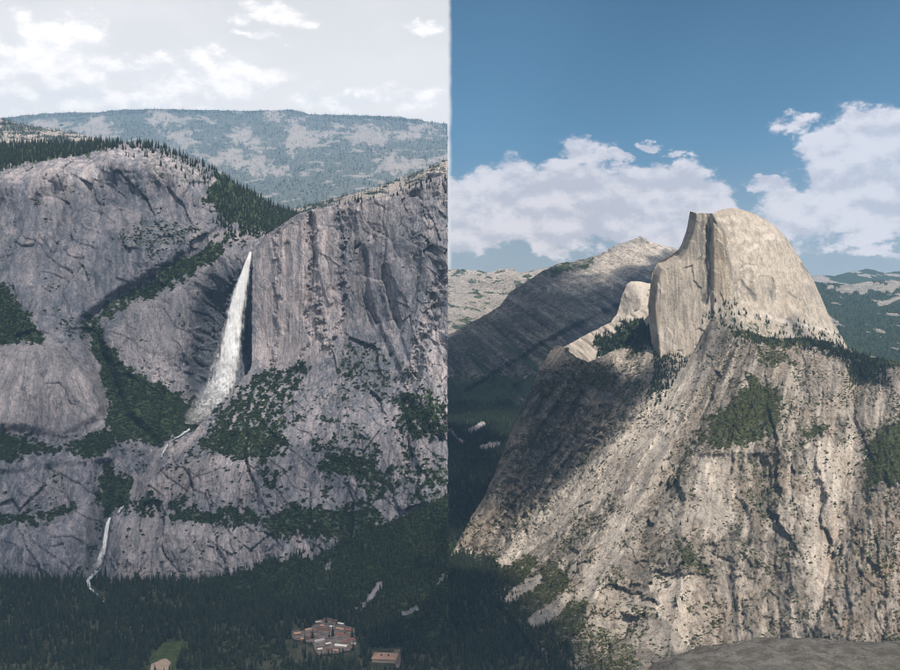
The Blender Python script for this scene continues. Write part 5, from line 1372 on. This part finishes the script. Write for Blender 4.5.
HOUSES = [('long brown-roofed house at the top edge of the village', 328, 621.5, 34, 13, 4, -12, 'brown', 'cream'), ('low grey-roofed house beside the top of the village yard', 318, 624, 20, 12, 4, 18, 'grey', 'brown'), ('white-roofed shed at the upper right of the village yard', 341, 625.5, 22, 9, 3.5, -25, 'white', 'grey'),
          ('red-brown roofed house on the east side of the village', 349, 632, 26, 12, 4, -10, 'red', 'brown'), ('long red-brown row house in the middle of the village', 341, 636.5, 40, 11, 4, -16, 'red', 'cream'), ('dark brown hall with pale gable in the village centre', 324, 632, 42, 14, 5, -18, 'brown', 'cream'),
          ('tan-roofed house at the west tip of the village', 297, 635.5, 24, 12, 4, 24, 'tan', 'brown'), ('low tan-roofed house behind the west tip of the village', 308, 631.5, 22, 11, 4, 28, 'tan', 'cream'), ('long grey-roofed store beside the parked cars', 319, 643, 38, 14, 5, 32, 'grey', 'cream'),
          ('long white-roofed building at the lower side of the village', 341, 648, 44, 13, 4.5, -14, 'white', 'cream'), ('red-brown roofed house between the white building and the trees', 351, 641, 22, 11, 4, -14, 'red', 'cream'), ('brown-roofed cabin in the upper village beside the white shed', 335, 622.5, 15, 10, 4, 12, 'brown', 'brown'),
          ('small brown-roofed cabin at the lower edge of the village', 329, 652, 18, 11, 4, 8, 'brown', 'grey'), ('small tan-roofed cabin below the west tip of the village', 303, 641, 17, 10, 4, 20, 'tan', 'brown'), ('grey-roofed hut at the east end of the village', 354, 646, 14, 10, 4, -8, 'grey', 'brown'), ('white-roofed hut by the lower village cars', 320, 651, 15, 9, 3.5, 14, 'white', 'grey'),
          ('brown-roofed house between the tan house and the dark hall', 314, 634.5, 20, 11, 4, 20, 'brown', 'cream'), ('small white-roofed garage beside the dark hall', 332, 628.5, 14, 9, 3.5, -20, 'white', 'cream'), ('small tan-roofed garage behind the dark hall', 322, 627.5, 14, 9, 3.5, 10, 'tan', 'brown'),
          ('long tan-roofed shed behind the red row house', 340, 630.5, 28, 9, 3.5, -16, 'tan', 'cream'), ('grey-roofed shed beside the red row house', 331, 636.5, 16, 9, 3.5, -14, 'grey', 'brown'), ('brown-roofed house under the trees by the tan cabin', 309, 639.5, 18, 11, 4, 30, 'brown', 'brown'),
          ('red-brown roofed hut below the long red row house', 346, 644, 18, 9, 4, -12, 'red', 'grey'), ('white-roofed shed between the grey store and the yard', 328, 645.5, 18, 8, 3.5, 30, 'white', 'grey'), ('tan-roofed hut at the lower corner of the yard', 336, 652.5, 15, 9, 3.5, -8, 'tan', 'grey')]
for lb, *a in HOUSES:
    house('village_house', lb, *a)
house('hall', 'large building with a broad tan hipped roof among the trees', 385, 659.5, 66, 46, 7, -6, 'tan', 'cream', hip=.8, group=None, over=2, vents=2)
house('shed', 'small white-roofed building alone in the woods above the road', 413, 641, 20, 10, 4, -10, 'white', 'cream', group=None)
CC = dict(white=flat_mat('white_car_paint', (.75, .75, .75), .35), red=flat_mat('red_car_paint', (.30, .05, .04), .35), dark=flat_mat('dark_car_paint', (.05, .055, .065), .35), silver=flat_mat('silver_car_paint', (.42, .43, .45), .3))
cv0 = [(-2.2, -.9, .3), (2.2, -.9, .3), (2.2, .9, .3), (-2.2, .9, .3), (-2.2, -.9, .85), (2.2, -.9, .85), (2.2, .9, .85), (-2.2, .9, .85)]
cab0 = [(-1.6, -.8, .85), (1.0, -.8, .85), (1.0, .8, .85), (-1.6, .8, .85), (-1.1, -.65, 1.45), (.4, -.65, 1.45), (.4, .65, 1.45), (-1.1, .65, 1.45)]
BF = [(0, 3, 2, 1), (0, 1, 5, 4), (1, 2, 6, 5), (2, 3, 7, 6), (3, 0, 4, 7), (4, 5, 6, 7)]
wh_v = [(.33 * math.cos(k * .785), s, .33 + .33 * math.sin(k * .785)) for s in (-.1, .1) for k in range(8)]
wh_f = [tuple(range(8))[::-1], tuple(range(8, 16))] + [(k, (k + 1) % 8, 8 + (k + 1) % 8, 8 + k) for k in range(8)]
_w = mesh_obj('wheel', wh_v, wh_f, CC['dark']); WHEEL = _w.data; bpy.data.objects.remove(_w)
_c = mesh_obj('cabin', cab0, BF, GLASS); CABIN = _c.data; bpy.data.objects.remove(_c)
BODY = {}
for cn in CC:
    _b = mesh_obj('body', cv0, BF, CC[cn]); BODY[cn] = _b.data; bpy.data.objects.remove(_b)
for k in range(34):
    row = k % 4
    px, py = [(312, 637.5), (331, 641), (334, 645), (321, 648)][row]
    u = (k // 4) - 4
    px, py = px + u * [1.9, 2.0, -2.2, 1.6][row] + random.Random(k).uniform(-.3, .3), py + u * [-.75, .35, .4, .45][row]
    cn = random.Random(k * 7).choice(['white', 'white', 'silver', 'dark', 'red'])
    r = bpy.data.objects.new('parked_car', None); COL.objects.link(r); p = P(px, py, FD(py)); r.location = (p[0], p[1], -1046.38); r.rotation_euler = (0, 0, R(80 + 8 * row + random.Random(k).uniform(-6, 6)))
    tag(r, '%s car parked in the village yard' % cn, 'car', '%s cars parked in the village yard' % cn)
    for nm, me, loc in [('body', BODY[cn], (0, 0, 0)), ('cabin', CABIN, (0, 0, 0))] + [('wheel', WHEEL, (sx * 1.4, sy * .82, 0)) for sx in (-1, 1) for sy in (-1, 1)]:
        c = bpy.data.objects.new(nm, me); COL.objects.link(c); c.parent = r; c.location = loc

# ================================================================== FOREGROUND ROCK
def rock_mat():
    m, t, b, o = base_mat('lichen_rock')
    tc = t.new('ShaderNodeTexCoord').outputs['Object']
    n, n2, n3 = t.noise(tc, 9, 8, .75), t.noise(tc, 34, 6, .75), t.noise(tc, 1.3, 4, .6)
    c = t.mix(t.ramp(n, .38, .62), (.075, .075, .074), (.145, .144, .14))  # greys lowered to hold the shade the boulder lies in
    c = t.mix(t.math('MULTIPLY', t.ramp(n2, .55, .66), .8), c, (.035, .035, .034))
    c = t.mix(t.math('MULTIPLY', t.ramp(n2, .44, .34), .5), c, (.22, .215, .205))
    c = t.mix(t.math('MULTIPLY', t.ramp(n3, .5, .7), .4), c, (.10, .10, .088))
    t.put(b.inputs['Base Color'], c)
    bp = t.new('ShaderNodeBump'); bp.inputs['Strength'].default_value = .8; bp.inputs['Distance'].default_value = .03
    t.put(bp.inputs['Height'], t.math('ADD', n, t.math('MULTIPLY', n2, .5))); t.put(b.inputs['Normal'], bp.outputs[0])
    return m


nu, nv = 260, 130
th = np.linspace(0, 2 * math.pi, nu); ph = np.linspace(-math.pi / 2, math.pi / 2, nv)
TH, PH = np.meshgrid(th, ph)
sg = lambda a, e: np.sign(a) * np.abs(a) ** e
e1, e2 = 0.35, 0.55
rx = 2.35 * sg(np.cos(PH), e1) * sg(np.cos(TH), e2); ry = 1.7 * sg(np.cos(PH), e1) * sg(np.sin(TH), e2); rz = 1.6 * sg(np.sin(PH), e1)
rp = np.stack([rx, ry, rz], -1)
nn = rp / (np.linalg.norm(rp, axis=-1, keepdims=True) + 1e-6)
rp = rp + nn * (0.035 * fbm(rp[..., 0] / .9, rp[..., 1] / .9, rp[..., 2] / .9, 4)[..., None] + 0.022 * fbm(rp[..., 0] / .14, rp[..., 1] / .14, rp[..., 2] / .14, 4, .6)[..., None])
rp[:, -1] = rp[:, 0]
i = np.arange(nu * nv).reshape(nv, nu); f = np.stack([i[:-1, :-1], i[:-1, 1:], i[1:, 1:], i[1:, :-1]], -1).reshape(-1, 4)
rk = mesh_obj('boulder', rp.reshape(-1, 3), f, rock_mat(), smooth=True)
rk.location = (3.30, 5.6, -4.10); rk.rotation_euler = (0, R(2.2), R(-2))
tag(rk, 'grey lichen-speckled boulder at the brink below the viewpoint', 'boulder')

# ---- haze
def haze_box():
    x, y0, y1, z0, z1 = 25500, -8600, 32000, -1056.0, 4850.0
    v = [(a, b, c) for a in (-x, x) for b in (y0, y1) for c in (z0, z1)]
    f = [(0, 1, 3, 2), (4, 6, 7, 5), (0, 4, 5, 1), (2, 3, 7, 6), (0, 2, 6, 4), (1, 5, 7, 3)]
    m = bpy.data.materials.new('haze_air'); m.use_nodes = True; m.node_tree.nodes.clear(); t = NT(m.node_tree)
    pv = t.new('ShaderNodeVolumePrincipled'); pv.inputs['Color'].default_value = (*HAZE_COLOR, 1); pv.inputs['Density'].default_value = HAZE_DENSITY
    t.put(t.new('ShaderNodeOutputMaterial').inputs['Volume'], pv.outputs[0])
    m.cycles.homogeneous_volume = True
    o = mesh_obj('haze', v, f, m)
    tag(o, 'pale blue summer haze filling the valley air', kind='stuff')


haze_box()
